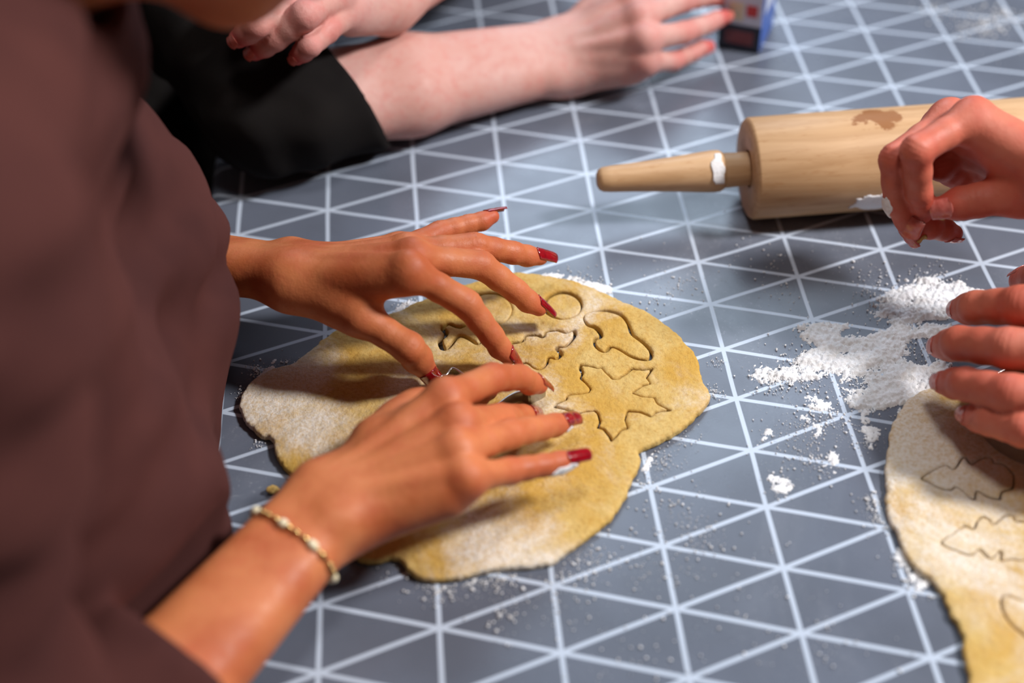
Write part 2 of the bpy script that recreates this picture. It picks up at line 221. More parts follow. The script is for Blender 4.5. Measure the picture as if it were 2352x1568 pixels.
def dough_mat(name, whitecut, seed):
    t = NT(name)
    n = t.noise(22, 5, .62, co=t.map(loc=(seed, 0, 0)))
    c = t.mix(t.ramp(n, .36, .66), srgb(194, 152, 68), srgb(204, 174, 108))
    c = t.mix(t.ramp(t.noise(420, 3, .75), .45, .7, 0, .45), c, srgb(172, 124, 46))
    f = t.noise(15, 5, .68, co=t.map(loc=(0, seed, 2)), dist=.5)
    fl = t.attr('flour')
    f = t.math('ADD', f, fl)
    grain = t.ramp(t.noise(520, 3, .75), .3, .62)
    w = t.math('MULTIPLY', t.ramp(f, whitecut, whitecut + .28), t.math('ADD', t.math('MULTIPLY', grain, .6), .4), clamp=True)
    c = t.mix(w, c, srgb(226, 218, 206))
    t.bump(t.math('ADD', t.noise(240, 4, .7), t.math('MULTIPLY', t.noise(60, 3), .8)), .65, .0016)
    return t.set(c, .72, spec=.25, sss=.08, radius=(1, .6, .3), scale=.003)
M_DOUGH = dough_mat('cookie_dough', .49, 0.0)
M_DOUGH2 = dough_mat('floured_cookie_dough', .47, 5.0)
def flour_mat():
    t = NT('flour')
    c = t.mix(t.ramp(t.noise(90, 3), .4, .7), srgb(244, 245, 247), srgb(234, 232, 230))
    t.bump(t.noise(700, 4, .75), .7, .0012)
    return t.set(c, .95, spec=.1)
M_FLOUR = flour_mat()
def wood_mat():
    t = NT('beech_wood')
    co = t.map(scale=(5, 60, 60))
    g = t.noise(1.6, 5, .6, co=co, dist=.6)
    c = t.mix(t.ramp(g, .3, .7), srgb(208, 170, 128), srgb(184, 144, 102))
    f = t.ramp(t.noise(9, 4, .6, co=t.map(scale=(8, 40, 40))), .55, .7, 0, .35)
    c = t.mix(f, c, srgb(168, 116, 66))
    # one spilled stain on the upper side of the barrel
    sx = t.n('ShaderNodeSeparateXYZ'); t.l(t.co, sx.inputs[0])
    wn = t.math('MULTIPLY', t.math('SUBTRACT', t.noise(70, 4, .6), .5), .03)
    dx = t.math('DIVIDE', t.math('ADD', t.math('SUBTRACT', sx.outputs[0], .083), wn), .0160)
    dy = t.math('DIVIDE', t.math('ADD', t.math('SUBTRACT', sx.outputs[1], .000), wn), .0105)
    dd = t.math('ADD', t.math('MULTIPLY', dx, dx), t.math('MULTIPLY', dy, dy))
    up = t.ramp(sx.outputs[2], .024, .028)
    st = t.math('MULTIPLY', t.ramp(dd, .75, 1.1, 1, 0), up)
    c = t.mix(t.math('MULTIPLY', st, .85), c, srgb(138, 82, 30))
    t.bump(g, .12, .001)
    return t.set(c, .48, spec=.4)
M_WOOD = wood_mat()
def simple(name, col, rough=.5, metal=0., var=.12, scale=60, spec=.5, coat=0., bump=.0):
    t = NT(name); d = tuple(c * (1 - var * 2) for c in col)
    n = t.noise(scale, 4)
    if bump: t.bump(n, bump, .001)
    return t.set(t.mix(t.ramp(n, .3, .7), col, d), rough, metal, spec=spec, coat=coat)
M_STEEL = simple('tinned_steel', (.55, .53, .50), .28, 1.0, .1, 90)
M_GOLD = simple('gold', (.85, .58, .22), .25, 1.0, .1, 200)
M_PEARL = simple('pale_bead', srgb(238, 226, 190), .25, 0, .06, 200, coat=.4)
def knit(name, col, dk, bumps=.25):
    t = NT(name)
    c = t.mix(t.ramp(t.noise(11, 3), .3, .75), col, dk)
    t.bump(t.noise(900, 2, .7), bumps, .001)
    m = t.set(c, .92, spec=.12)
    t.b.inputs['Sheen Weight'].default_value = .25; t.b.inputs['Sheen Roughness'].default_value = .5
    t.b.inputs['Sheen Tint'].default_value = (*[min(1, x * 3) for x in col], 1)
    return m
M_BROWN = knit('brown_sweatshirt', srgb(80, 46, 42), srgb(64, 36, 34))
M_BLACK = knit('black_jersey', srgb(27, 24, 23), srgb(19, 17, 17))
M_NAVY = knit('dark_jumper', srgb(52, 52, 62), srgb(42, 42, 50))
M_HAIR = simple('dark_hair', srgb(48, 32, 26), .45, 0, .2, 200)
M_HAIR2 = simple('brown_hair', srgb(96, 66, 46), .5, 0, .2, 200)
M_EYE = simple('eye', srgb(226, 220, 214), .2, 0, .04, 30)
M_LIP = simple('lips', srgb(172, 84, 76), .4, 0, .08, 80)
M_TABLE = simple('table_wood', srgb(110, 76, 52), .5, 0, .2, 20)
M_FLOOR = simple('dark_floor', srgb(62, 50, 44), .6, 0, .2, 6)
# ------------------------------------------------------------------ implicit surfaces (numpy surface nets)
def smin(a, b, k):
    h = np.clip(.5 + .5 * (b - a) / k, 0, 1)
    return b + (a - b) * h - k * h * (1 - h)
def cone(P, a, b, ra, rb):
    a = np.asarray(a, np.float32); b = np.asarray(b, np.float32)
    ab = b - a; L2 = float(ab @ ab) + 1e-12
    w = P - a; p = w @ ab
    t = np.clip(p / L2, 0, 1)
    q = np.einsum('ij,ij->i', w, w) - 2 * t * p + t * t * L2
    return np.sqrt(np.maximum(q, 0)) - (ra + t * (rb - ra))
def cones(P, T):
    """distances of points P to many tapered capsules T (rows ax ay az bx by bz ra rb) -> (len(T), len(P))"""
    c = P.mean(0); X = (P - c).astype(np.float32)
    A = (T[:, :3] - c).astype(np.float32); E = (T[:, 3:6] - T[:, :3]).astype(np.float32)
    L2 = (E * E).sum(1) + 1e-12
    XX = np.einsum('ij,ij->i', X, X)
    p = E @ X.T - (A * E).sum(1)[:, None]
    t = np.clip(p / L2[:, None], 0, 1)
    q = XX[None] - 2 * (A @ X.T) + (A * A).sum(1)[:, None] - 2 * t * p + t * t * L2[:, None]
    r0 = T[:, 6].astype(np.float32)[:, None]; dr = (T[:, 7] - T[:, 6]).astype(np.float32)[:, None]
    return np.sqrt(np.maximum(q, 0)) - (r0 + t * dr)
def ball(P, c, r):
    q = P - np.asarray(c, np.float32)
    return np.sqrt(np.einsum('ij,ij->i', q, q)) - r
def ellip(P, c, r, Rm=None):
    q = P - np.asarray(c, np.float32)
    if Rm is not None: q = q @ np.asarray(Rm, np.float32)      # columns = axes
    r = np.asarray(r, np.float32)
    u = q / r; v = u / r
    k0 = np.sqrt(np.einsum('ij,ij->i', u, u)); k1 = np.sqrt(np.einsum('ij,ij->i', v, v)) + 1e-9
    return k0 * (k0 - 1) / k1
EDGES = [((0,0,0),(1,0,0)),((0,1,0),(1,1,0)),((0,0,1),(1,0,1)),((0,1,1),(1,1,1)),
         ((0,0,0),(0,1,0)),((1,0,0),(1,1,0)),((0,0,1),(0,1,1)),((1,0,1),(1,1,1)),
         ((0,0,0),(0,0,1)),((1,0,0),(1,0,1)),((0,1,0),(0,1,1)),((1,1,0),(1,1,1))]
def nets(D, org, h):
    """dense signed field -> vertices, quads (naive surface nets)"""
    h = np.broadcast_to(np.asarray(h, np.float32), (3,))
    I = D < 0
    n = np.zeros(tuple(s - 1 for s in D.shape), np.int8)
    nx, ny, nz = n.shape
    for dx in (0, 1):
        for dy in (0, 1):
            for dz in (0, 1): n += I[dx:dx + nx, dy:dy + ny, dz:dz + nz]
    act = (n > 0) & (n < 8)
    C = np.argwhere(act)
    idx = np.full(n.shape, -1, np.int32); idx[act] = np.arange(len(C))
    acc = np.zeros((len(C), 3), np.float32); cnt = np.zeros(len(C), np.float32)
    for e0, e1 in EDGES:
        e0 = np.array(e0); e1 = np.array(e1)
        a = D[tuple((C + e0).T)]; b = D[tuple((C + e1).T)]
        m = (a < 0) != (b < 0)
        t = np.where(m, a / np.where(a == b, 1, a - b), 0)
        p = e0[None] + t[:, None] * (e1 - e0)[None]
        acc += np.where(m[:, None], p, 0); cnt += m
    V = (C + acc / np.maximum(cnt, 1)[:, None]) * h + np.asarray(org, np.float32)
    Q = []
    for ax in range(3):
        o1, o2 = [(1, 2), (2, 0), (0, 1)][ax]
        sl0 = [slice(None)] * 3; sl1 = [slice(None)] * 3
        sl0[ax] = slice(0, -1); sl1[ax] = slice(1, None)
        a = I[tuple(sl0)]; b = I[tuple(sl1)]
        m = a != b
        E = np.argwhere(m)
        ok = (E[:, o1] > 0) & (E[:, o2] > 0) & (E[:, o1] < n.shape[o1]) & (E[:, o2] < n.shape[o2])
        E = E[ok]; ins = a[tuple(E.T)]
        u = np.zeros(3, int); u[o1] = 1; v = np.zeros(3, int); v[o2] = 1
        q = np.stack([idx[tuple((E - u - v).T)], idx[tuple((E - v).T)], idx[tuple(E.T)], idx[tuple((E - u).T)]], 1)
        q[~ins] = q[~ins][:, ::-1]
        Q.append(q)
    Q = np.concatenate(Q); Q = Q[(Q >= 0).all(1)]
    return V, Q
def sdf_mesh(fn, lo, hi, h, margin=.006, project=True, local=False):
    lo = np.asarray(lo, np.float32); hi = np.asarray(hi, np.float32)
    B = 12
    nb = np.ceil((hi - lo) / (h * B)).astype(int)
    shp = nb * B + 1
    D = np.empty(tuple(shp), np.float32)
    gi = np.stack(np.meshgrid(*[np.arange(k) for k in nb], indexing='ij'), -1).reshape(-1, 3)
    cen = lo + (gi * B + B / 2) * h
    dc = fn(cen.astype(np.float32))
    rad = B * h * .87 + margin
    ax = np.arange(B + 1)
    loc = np.stack(np.meshgrid(ax, ax, ax, indexing='ij'), -1).reshape(-1, 3)
    for k in np.nonzero(np.abs(dc) >= rad)[0]:
        i, j, l = gi[k] * B
        D[i:i + B + 1, j:j + B + 1, l:l + B + 1] = dc[k]
    near = np.nonzero(np.abs(dc) < rad)[0]
    st = 1 if local else 120
    for s in range(0, len(near), st):
        ks = near[s:s + st]
        G = (gi[ks] * B)[:, None, :] + loc[None]
        P = (lo + G.reshape(-1, 3) * h).astype(np.float32)
        d = fn(P).reshape(len(ks), B + 1, B + 1, B + 1)
        for q, k in enumerate(ks):
            i, j, l = gi[k] * B
            D[i:i + B + 1, j:j + B + 1, l:l + B + 1] = d[q]
    V, Q = nets(D, lo, h)
    if project:
        e = h * .4
        O = np.array([(0, 0, 0), (e, 0, 0), (0, e, 0), (0, 0, e)], np.float32)
        if local:
            key = np.floor((V - lo) / (h * B)).astype(np.int64)
            key = (key[:, 0] * 4096 + key[:, 1]) * 4096 + key[:, 2]
            od = np.argsort(key, kind='stable'); cut = np.nonzero(np.diff(key[od]))[0] + 1
            groups = np.split(od, cut)
        else: groups = [np.arange(len(V))]
        for g in groups:
            p = V[g]
            d = fn((p[None] + O[:, None]).reshape(-1, 3)).reshape(4, -1)
            gr = ((d[1:] - d[0]) / e).T
            k = np.clip(d[0] / np.maximum((gr * gr).sum(1), .2), -h * .5, h * .5)
            V[g] = p - k[:, None] * gr
    return V, Q
def vnoise(P, f, seed=0):
    """cheap smooth pseudo noise in -1..1"""
    P = P * f + seed * 1.37
    x, y = P[:, 0], P[:, 1]; z = P[:, 2] if P.shape[1] > 2 else 0 * x
    return (np.sin(x * 1.7 + 1.3 * np.sin(y * 1.1 + z * .7) + seed) + np.sin(y * 1.9 + 1.4 * np.sin(z * 1.3 + x * .8)) + np.sin(z * 1.6 + 1.2 * np.sin(x * 1.2 - y * .9))) / 3
def nrm(v):
    v = np.asarray(v, float); return v / (np.linalg.norm(v) + 1e-12)

# ------------------------------------------------------------------ hands and arms
class Arm:
    """a hand posed by its joints with a forearm behind it; s scales thickness"""
    def __init__(A, J, elbow, side, s=1.0, shoulder=None, forearm=(.0165, .030), upper=.036, thumb_dorsal=None, fat=1.0, roll=(0, 0, 0)):
        A.J = {k: np.array(v) for k, v in J.items()}; A.s = s; j = A.J
        A.elbow = np.array(elbow, float)
        fw = nrm((j['m0'] + j['r0']) / 2 - j['w'])
        ac = j['i0'] - j['p0']; ac = nrm(ac - fw * (ac @ fw))
        A.fwd, A.ac = fw, ac
        A.dor = np.cross(fw, ac) * (1 if side == 'R' else -1)
        dor = A.dor; pal = -dor
        w = j['w']
        R = {'i': (9.0, 8.1, 8.5, 7.3, 7.1, 6.6, 5.2), 'm': (9.2, 8.3, 8.6, 7.5, 7.2, 6.7, 5.3),
             'r': (8.8, 7.9, 8.2, 7.1, 6.9, 6.4, 5.1), 'p': (8.0, 7.0, 7.2, 6.2, 6.0, 5.7, 4.6),
             't': (11.5, 9.6, 9.8, 8.6, 9.2, 8.9, 6.2)}
        A.fing = {}; A.frames = {}
        mm = .001 * s * fat
        for f in 'imrpt':
            p0, p1, p2, p3 = (j[f + q] for q in '0123')
            u = nrm(p1 - p0); v = nrm(p2 - p1); w_ = nrm(p3 - p2)
            n = (u - w_) * 1.6 + dor * .35 + np.array(roll, float)
            if f == 't':
                n = np.array(thumb_dorsal, float) if thumb_dorsal is not None else (u - w_) * 1.5 + dor * .5 + ac * .3
            n = nrm(n - w_ * (n @ w_))
            A.frames[f] = (p2, p3, w_, n)
            r = [x * mm for x in R[f]]
            seg = []
            if f != 't':
                m1 = (p0 + p1) / 2; m2 = (p1 + p2) / 2; m3 = p2 + (p3 - p2) * .55 - n * .0009 * s
                seg = [(p0, m1, r[0], r[1]), (m1, p1, r[1], r[2]), (p1, m2, r[2] * .97, r[3]), (m2, p2, r[3], r[4]), (p2, m3, r[4] * .98, r[5]), (m3, p3, r[5], r[6])]
            else:
                m2 = (p1 + p2) / 2; m3 = p2 + (p3 - p2) * .5 - n * .001 * s
                seg = [(p1, m2, r[2], r[3]), (m2, p2, r[3], r[4]), (p2, m3, r[4], r[5]), (m3, p3, r[5], r[6])]
            A.fing[f] = seg
        sm = .001 * s
        off = {'i': .0125, 'm': .0045, 'r': -.0045, 'p': -.0125}
        rm = {'i': (10.5, 9.6), 'm': (10.5, 9.8), 'r': (10, 9.3), 'p': (9.5, 8.6)}
        A.palm = []
        for f in 'imrp':
            ws = w + ac * off[f] * s
            A.palm.append((ws, j[f + '0'], rm[f][0] * sm, rm[f][1] * sm * fat))
            a = ws + pal * .007 * s; b = j[f + '0'] + pal * .005 * s - fw * .006 * s
            A.palm.append((a, b, 9.5 * sm, 8.6 * sm))
        t0, t1 = j['t0'], j['t1']
        A.palm.append((t0, t1, 12.0 * sm, 10.2 * sm))
        A.palm.append((w + ac * .012 * s + pal * .006 * s, t0 + (t1 - t0) * .75, 11.5 * sm, 10.5 * sm))
        A.palm.append((t0 + (t1 - t0) * .55, w + (j['i0'] - w) * .62 + pal * .004 * s, 9.0 * sm, 8.0 * sm))
        A.palm.append((t0 + (t1 - t0) * .85, w + (j['i0'] - w) * .80 + pal * .004 * s, 5.0 * sm, 5.5 * sm))
        A.palm.append((w - ac * .014 * s + pal * .008 * s, j['p0'] + pal * .007 * s - fw * .014 * s, 11 * sm, 9.0 * sm))
        # knuckle heads and tendons on the back of the hand
        A.knuck = [(j[f + '0'] + dor * .0024 * s, (7.4 if f != 'p' else 6.7) * sm) for f in 'imrp']
        A.tend = [(w + ac * off[f] * .5 * s + dor * .0105 * s, j[f + '0'] + dor * .0068 * s, 1.8 * sm, 2.4 * sm) for f in 'imrp']
        e = A.elbow; ax = nrm(w - e)
        ac2 = nrm(ac - ax * (ac @ ax))
        r0, r1 = forearm
        mid = w + (e - w) * .55
        A.fore = [(w + ac2 * .0098 * s, mid + ac2 * .010 * s, r0 * s, r1 * s * .93), (w - ac2 * .0105 * s, mid - ac2 * .010 * s, r0 * .95 * s, r1 * s * .9),
                  (mid + ac2 * .010 * s, e + ac2 * .010 * s, r1 * s * .93, r1 * s * .98), (mid - ac2 * .010 * s, e - ac2 * .010 * s, r1 * s * .9, r1 * s * .98)]
        A.ulna = (w - ac2 * .017 * s - ax * .010 + A.dor * .007 * s, .0080 * s)
        A.upper = [(e, np.array(shoulder, float), r1 * s * 1.08, upper)] if shoulder is not None else []
        # wrinkles across the backs of the finger joints
        A.crease = []
        for f in 'imrp':
            p0, p1, p2, p3 = (j[f + q] for q in '0123')
            u = nrm(p1 - p0); v = nrm(p2 - p1); w_ = nrm(p3 - p2); n = A.frames[f][3]
            A.crease += [(p1, nrm(u + v), nrm(u - v + dor * .4), .00042, 2.3), (p2, nrm(v + w_), n, .0003, 1.8)]
        p0, p1, p2, p3 = (j['t' + q] for q in '0123')
        A.crease += [(p2, nrm(p3 - p1), A.frames['t'][3], .0004, 2.4)]
        A.pack()
    def pack(A):
        s = A.s; rows = []; A.grp = []
        def add(c, g, k): rows.append([*c[0], *c[1], c[2], c[3]]); A.grp.append((g, k))
        for c in A.palm: add(c, 'palm', .0085 * s)
        for c in A.fore: add(c, 'fore', .014)
        for c in A.upper: add(c, 'fore', .02)
        add((A.ulna[0], A.ulna[0] + 1e-4, A.ulna[1], A.ulna[1]), 'fore', .009 * s)
        for c in A.tend: add(c, 'detail', .006 * s)
        for c in A.knuck: add((c[0], c[0] + 1e-4, c[1], c[1]), 'detail', .005 * s)
        for f, seg in A.fing.items():
            for c in seg: add(c, f, .0022 * s)
        A.rows = np.array(rows)
    def sdf(A, P):
        s = A.s
        P = np.asarray(P, np.float32)
        c = P.mean(0); rad = float(np.sqrt(((P - c) ** 2).sum(1).max()))
        dc = cones(c[None], A.rows)[:, 0]
        keep = np.nonzero(dc < dc.min() + 2 * rad + .022)[0]
        Dm = cones(P, A.rows[keep])
        g = {}; det = []
        for row, k in zip(Dm, keep):
            nm, kk = A.grp[k]
            if nm == 'detail': det.append((row, kk)); continue
            g[nm] = row if nm not in g else smin(g[nm], row, kk)
        d = g.get('palm')
        if 'fore' in g: d = g['fore'] if d is None else smin(d, g['fore'], .016 * s)
        for row, kk in det: d = row if d is None else smin(d, row, kk)
        F = None
        for f in 'imrpt':
            if f in g: F = g[f] if F is None else smin(F, g[f], .0016)
        if F is not None: d = F if d is None else smin(d, F, .0075 * s)
        for c0, ax, n, amp, sp in A.crease:
            if np.linalg.norm(c - c0) > rad + .013 * s: continue
            q = P - c0.astype(np.float32)
            m = np.einsum('ij,ij->i', q, q) < (.013 * s) ** 2
            if not m.any(): continue
            qq = q[m]; t = qq @ ax.astype(np.float32); up = qq @ n.astype(np.float32)
            w = sum(np.exp(-((t - o * sp * .001 * s) / .0007) ** 2) for o in (-1, 0, 1))
            d[m] = d[m] + amp * w * np.clip(up / (.006 * s), 0, 1)
        return d
    def bounds(A):
        Q = np.array(list(A.J.values()) + [A.elbow] + [c[1] for c in A.upper])
        return Q.min(0) - .05, Q.max(0) + .05
    def mesh(A, h):
        lo, hi = A.bounds()
        V, Q = sdf_mesh(A.sdf, lo, hi, h, local=True)
        return V, Q
    def flush(A, V):
        m = np.zeros(len(V), np.float32); s = A.s
        def add(c, r, a):
            nonlocal m
            d2 = ((V - np.asarray(c, np.float32)) ** 2).sum(1)
            m = np.maximum(m, a * np.exp(-d2 / (r * r)))
        for f in 'imrpt':
            add(A.J[f + '3'], .011 * s, 1.0); add(A.J[f + '2'], .008 * s, .45); add(A.J[f + '1'], .010 * s, .5)
            if f != 't': add(A.J[f + '0'] , .012 * s, .35)
        return m
    def nail(A, f, mat, parent, length=.0145, over=.0045, width=1.0, name='fingernail', lift=.00045):
        p2, p3, ax, n = A.frames[f]; s = A.s
        b = np.cross(ax, n)
        r = {'i': 5.9, 'm': 6.0, 'r': 5.7, 'p': 5.0, 't': 7.6}[f] * .001 * s
        tipr = {'i': 5.2, 'm': 5.3, 'r': 5.1, 'p': 4.6, 't': 6.2}[f] * .001 * s
        start = p3 + ax * (tipr - length + over)
        # follow the skin: the plate lies on the dorsal side of the pulp, its free edge runs on past the tip
        nu, ns = 9, 12; V = []; hw = math.radians(62) * width
        reach = max(length - over - tipr * .35, .003)
        hs = np.linspace(0, length, ns); hg = []
        ts = np.arange(.001, .014, .00025)
        for x in hs:
            c = start + ax * min(x, reach)
            sd = A.sdf((c + n * ts[:, None]).astype(np.float32)); hg.append(ts[np.argmax(sd > 0)])
        hg = np.array(hg); sl = np.polyfit(hs[hs <= reach], hg[hs <= reach], 1)
        hgt = np.where(hs <= reach, .5 * hg + .5 * np.polyval(sl, hs), np.polyval(sl, hs))
        r = max(r, float(hg.mean()) * .98)
        for i in range(ns):
            t = i / (ns - 1)
            drop = .0014 * max(0, t - .5) ** 1.6 * s
            taper = (1 - .14 * t) if t > .12 else (.74 + t * 1.9)
            c = start + ax * hs[i] + n * (hgt[i] + lift - drop - r)
            for k in range(nu):
                e = k / (nu - 1) * 2 - 1
                ph = e * hw * taper
                q = c + (n * math.cos(ph) + b * math.sin(ph)) * r
                if i < 2: q = q + ax * (.0016 if i == 0 else .0006) * e * e
                if i == ns - 1: q = q - ax * .0008 * e * e
                V.append(q)
        N = len(V)
        for i in range(N): V.append(V[i] - n * .0007)
        Fc = []
        for i in range(ns - 1):
            for k in range(nu - 1):
                a = i * nu + k
                Fc.append((a, a + 1, a + nu + 1, a + nu)); Fc.append((N + a, N + a + nu, N + a + nu + 1, N + a + 1))
        ring = [k for k in range(nu)] + [i * nu + nu - 1 for i in range(1, ns)] + [(ns - 1) * nu + k for k in range(nu - 2, -1, -1)] + [i * nu for i in range(ns - 2, 0, -1)]
        for q in range(len(ring)):
            a, c = ring[q], ring[(q + 1) % len(ring)]
            Fc.append((a, N + a, N + c, c))
        o = mesh_obj(name, V, Fc, mat, parent)
        bm = bmesh.new(); bm.from_mesh(o.data); bmesh.ops.recalc_face_normals(bm, faces=bm.faces); bm.to_mesh(o.data); bm.free()
        return o
def join_meshes(parts):
    Vs, Qs, As = [], [], []; n = 0
    for V, Q, a in parts:
        Vs.append(V); Qs.append(Q + n); As.append(a); n += len(V)
    return np.concatenate(Vs), np.concatenate(Qs), np.concatenate(As)

def head_sdf(c, fwd, up, s=1.0):
    """head centred at c (between the ears), looking along fwd"""
    c = np.asarray(c, float); f = nrm(fwd); u = np.asarray(up, float); u = nrm(u - f * (u @ f)); r = np.cross(f, u)
    L = lambda x, y, z: c + (f * x + r * y + u * z) * s
    Rm = np.stack([f, r, u], 1)
    def fn(P):
        d = ellip(P, L(-.012, 0, .03), np.array([.094, .074, .088]) * s, Rm)
        d = smin(d, ellip(P, L(.022, 0, -.03), np.array([.066, .058, .078]) * s, Rm), .03 * s)
        d = smin(d, ball(P, L(.062, 0, -.092), .021 * s), .03 * s)
        for q in (-1, 1):
            d = smin(d, cone(P, L(.0, q * .052, -.055), L(.055, q * .016, -.092), .016 * s, .016 * s), .02 * s)
            d = smin(d, ball(P, L(.062, q * .034, -.02), .018 * s), .02 * s)
            d = np.maximum(d, -smin(ball(P, L(.100, q * .031, .008), .018 * s), ball(P, L(.2, 0, 0), .01), .001)) if False else d
            x = ball(P, L(.096, q * .031, .010), .017 * s); d = -smin(-d, x, .012 * s)
            d = smin(d, ellip(P, L(.072, q * .031, .007), np.array([.016, .017, .010]) * s, Rm), .004 * s)
            d = smin(d, cone(P, L(.086, q * .012, .026), L(.078, q * .046, .025), .006 * s, .005 * s), .012 * s)
            ear = ellip(P, L(-.008, q * .076, -.004), np.array([.019, .007, .032]) * s, Rm)
            ear = -smin(-ear, ellip(P, L(-.004, q * .083, -.002), np.array([.010, .006, .02]) * s, Rm), .004 * s)
            d = smin(d, ear, .006 * s)
        d = smin(d, cone(P, L(.088, 0, .018), L(.106, 0, -.028), .007 * s, .011 * s), .010 * s)
        for q in (-1, 1): d = smin(d, ball(P, L(.092, q * .012, -.031), .008 * s), .006 * s)
        d = smin(d, ellip(P, L(.086, 0, -.056), np.array([.011, .024, .0065]) * s, Rm), .006 * s)
        d = smin(d, ellip(P, L(.083, 0, -.067), np.array([.011, .021, .0075]) * s, Rm), .006 * s)
        return d
    return fn, L, Rm
def build_head(person, c, fwd, up, s, hair_mat, long_hair=False):
    fn, L, Rm = head_sdf(c, fwd, up, s)
    for q in (-1, 1):
        V, Q = sdf_mesh(lambda P: ball(P, L(.0735, q * .031, .009), .0125 * s), L(.0735, q * .031, .009) - .016, L(.0735, q * .031, .009) + .016, .002)
        mesh_obj('eye', V, Q, M_EYE, person)
    def hair(P):
        d = ellip(P, L(-.018, 0, .036), np.array([.103, .084, .096]) * s, Rm)
        if long_hair:
            d = smin(d, cone(P, L(-.06, 0, .0), L(-.10, 0, -.10), .07 * s, .045 * s), .03)
            d = smin(d, ball(P, L(-.11, 0, .05), .04 * s), .02)
        face = ellip(P, L(.09, 0, -.035), np.array([.085, .070, .105]) * s, Rm)
        d = -smin(-d, face, .012)
        low = cone(P, L(.02, -.2, -.12), L(.02, .2, -.12), .085 * s, .085 * s)
        d = -smin(-d, low, .015)
        return d + .002 * vnoise(P, 160)
    cc = L(0, 0, 0)
    V, Q = sdf_mesh(hair, cc - .2, cc + .2, .004)
    mesh_obj('hair', V, Q, hair_mat, person)
    return fn
# ------------------------------------------------------------------ room and table
def box_vf(x0, x1, y0, y1, z0, z1):
    V = [(x0,y0,z0),(x1,y0,z0),(x1,y1,z0),(x0,y1,z0),(x0,y0,z1),(x1,y0,z1),(x1,y1,z1),(x0,y1,z1)]
    return V, [(0,3,2,1),(4,5,6,7),(0,1,5,4),(1,2,6,5),(2,3,7,6),(3,0,4,7)]
def bevel(o, w=.004, seg=2):
    m = o.modifiers.new('bevel', 'BEVEL'); m.width = w; m.segments = seg; m.limit_method = 'ANGLE'
    return o
fl = mesh_obj('floor', *box_vf(-2.2, 2.6, -2.2, 2.4, -.80, -.75), M_FLOOR, smooth=False); fl['kind'] = 'structure'
TX0, TX1, TY0, TY1 = -.02, .80, -.62, .90
table = empty('dining_table', (.39, .14, -.75))
tag(table, 'wooden table under the grey triangle print cloth', 'table')
bevel(mesh_obj('tabletop', *box_vf(TX0 + .002, TX1 - .002, TY0 + .002, TY1 - .002, -.034, -.0024), M_TABLE, table, False))
for x in (TX0 + .06, TX1 - .11):
    for y in (TY0 + .06, TY1 - .11):
        bevel(mesh_obj('leg', *box_vf(x, x + .05, y, y + .05, -.75, -.034), M_TABLE, table, False))
def cloth():
    r = .006; drop = .16
    def prof(a0, a1, n):
        mid = np.linspace(a0 + r, a1 - r, n)
        P = [(a0 - .0015, -z) for z in np.linspace(drop, r, 8)]
        P += [(a0 + r - (r + .0015) * math.cos(t), -r + r * math.sin(t)) for t in np.linspace(.3, 1.3, 3)]
        P += [(m, 0) for m in mid]
        P += [(a1 - r + (r + .0015) * math.sin(t), -r + r * math.cos(t)) for t in np.linspace(.3, 1.3, 3)]
        P += [(a1 + .0015, -z) for z in np.linspace(r, drop, 8)]
        return P
    px = prof(TX0, TX1, 110); py = prof(TY0, TY1, 190)
    V = []
    for (y, zy) in py:
        for (x, zx) in px:
            z = min(zx, zy) if (zx == 0 or zy == 0) else max(-drop, zx + zy)
            wv = .00025 * math.sin(x * 31 + 2 * math.sin(y * 19)) * math.sin(y * 23 + x * 7)
            side = .004 * math.sin(y * 40) * min(1, -zx / drop * 2); side2 = .004 * math.sin(x * 40) * min(1, -zy / drop * 2)
            V.append((x + (side if x < .4 else -side) - (.004 if zx < -.03 and x < .4 else 0), y + side2, z - .0004 + wv))
    nx = len(px); Fc = []
    for j in range(len(py) - 1):
        for i in range(nx - 1):
            a = j * nx + i; Fc.append((a, a + 1, a + nx + 1, a + nx))
    return V, Fc
V, Fc = cloth()
tag(mesh_obj('tablecloth', V, np.array(Fc), M_CLOTH), 'grey vinyl tablecloth printed with a white triangle line grid', 'tablecloth')

# ------------------------------------------------------------------ dough
def smooth_poly(L, sub=4):
    P = np.array(L) / 1000.0; n = len(P); out = []
    for i in range(n):
        a, b, c, d = P[i - 1], P[i], P[(i + 1) % n], P[(i + 2) % n]
        for t in np.arange(sub) / sub:
            out.append(.5 * (2 * b + (c - a) * t + (2 * a - 5 * b + 4 * c - d) * t * t + (3 * b - a - 3 * c + d) * t ** 3))
    return np.array(out)
def sdf2(X, P):
    """signed distance of points X to the closed polygon P (negative inside)"""
    d = np.full(len(X), 1e9); s = np.ones(len(X))
    n = len(P)
    for i in range(n):
        a = P[i]; b = P[i - 1]
        e = b - a; w = X - a
        t = np.clip((w @ e) / (e @ e + 1e-15), 0, 1)
        q = w - t[:, None] * e
        d = np.minimum(d, (q * q).sum(1))
        c1 = X[:, 1] >= a[1]; c2 = X[:, 1] < b[1]; c3 = e[0] * w[:, 1] > e[1] * w[:, 0]
        f = (c1 & c2 & c3) | (~c1 & ~c2 & ~c3)
        s[f] *= -1
    return s * np.sqrt(d)
def grid2(lo, hi, h):
    xs = np.arange(lo[0], hi[0], h); ys = np.arange(lo[1], hi[1], h)
    G = np.stack(np.meshgrid(xs, ys, indexing='ij'), -1)
    return xs, ys, G.reshape(-1, 2)
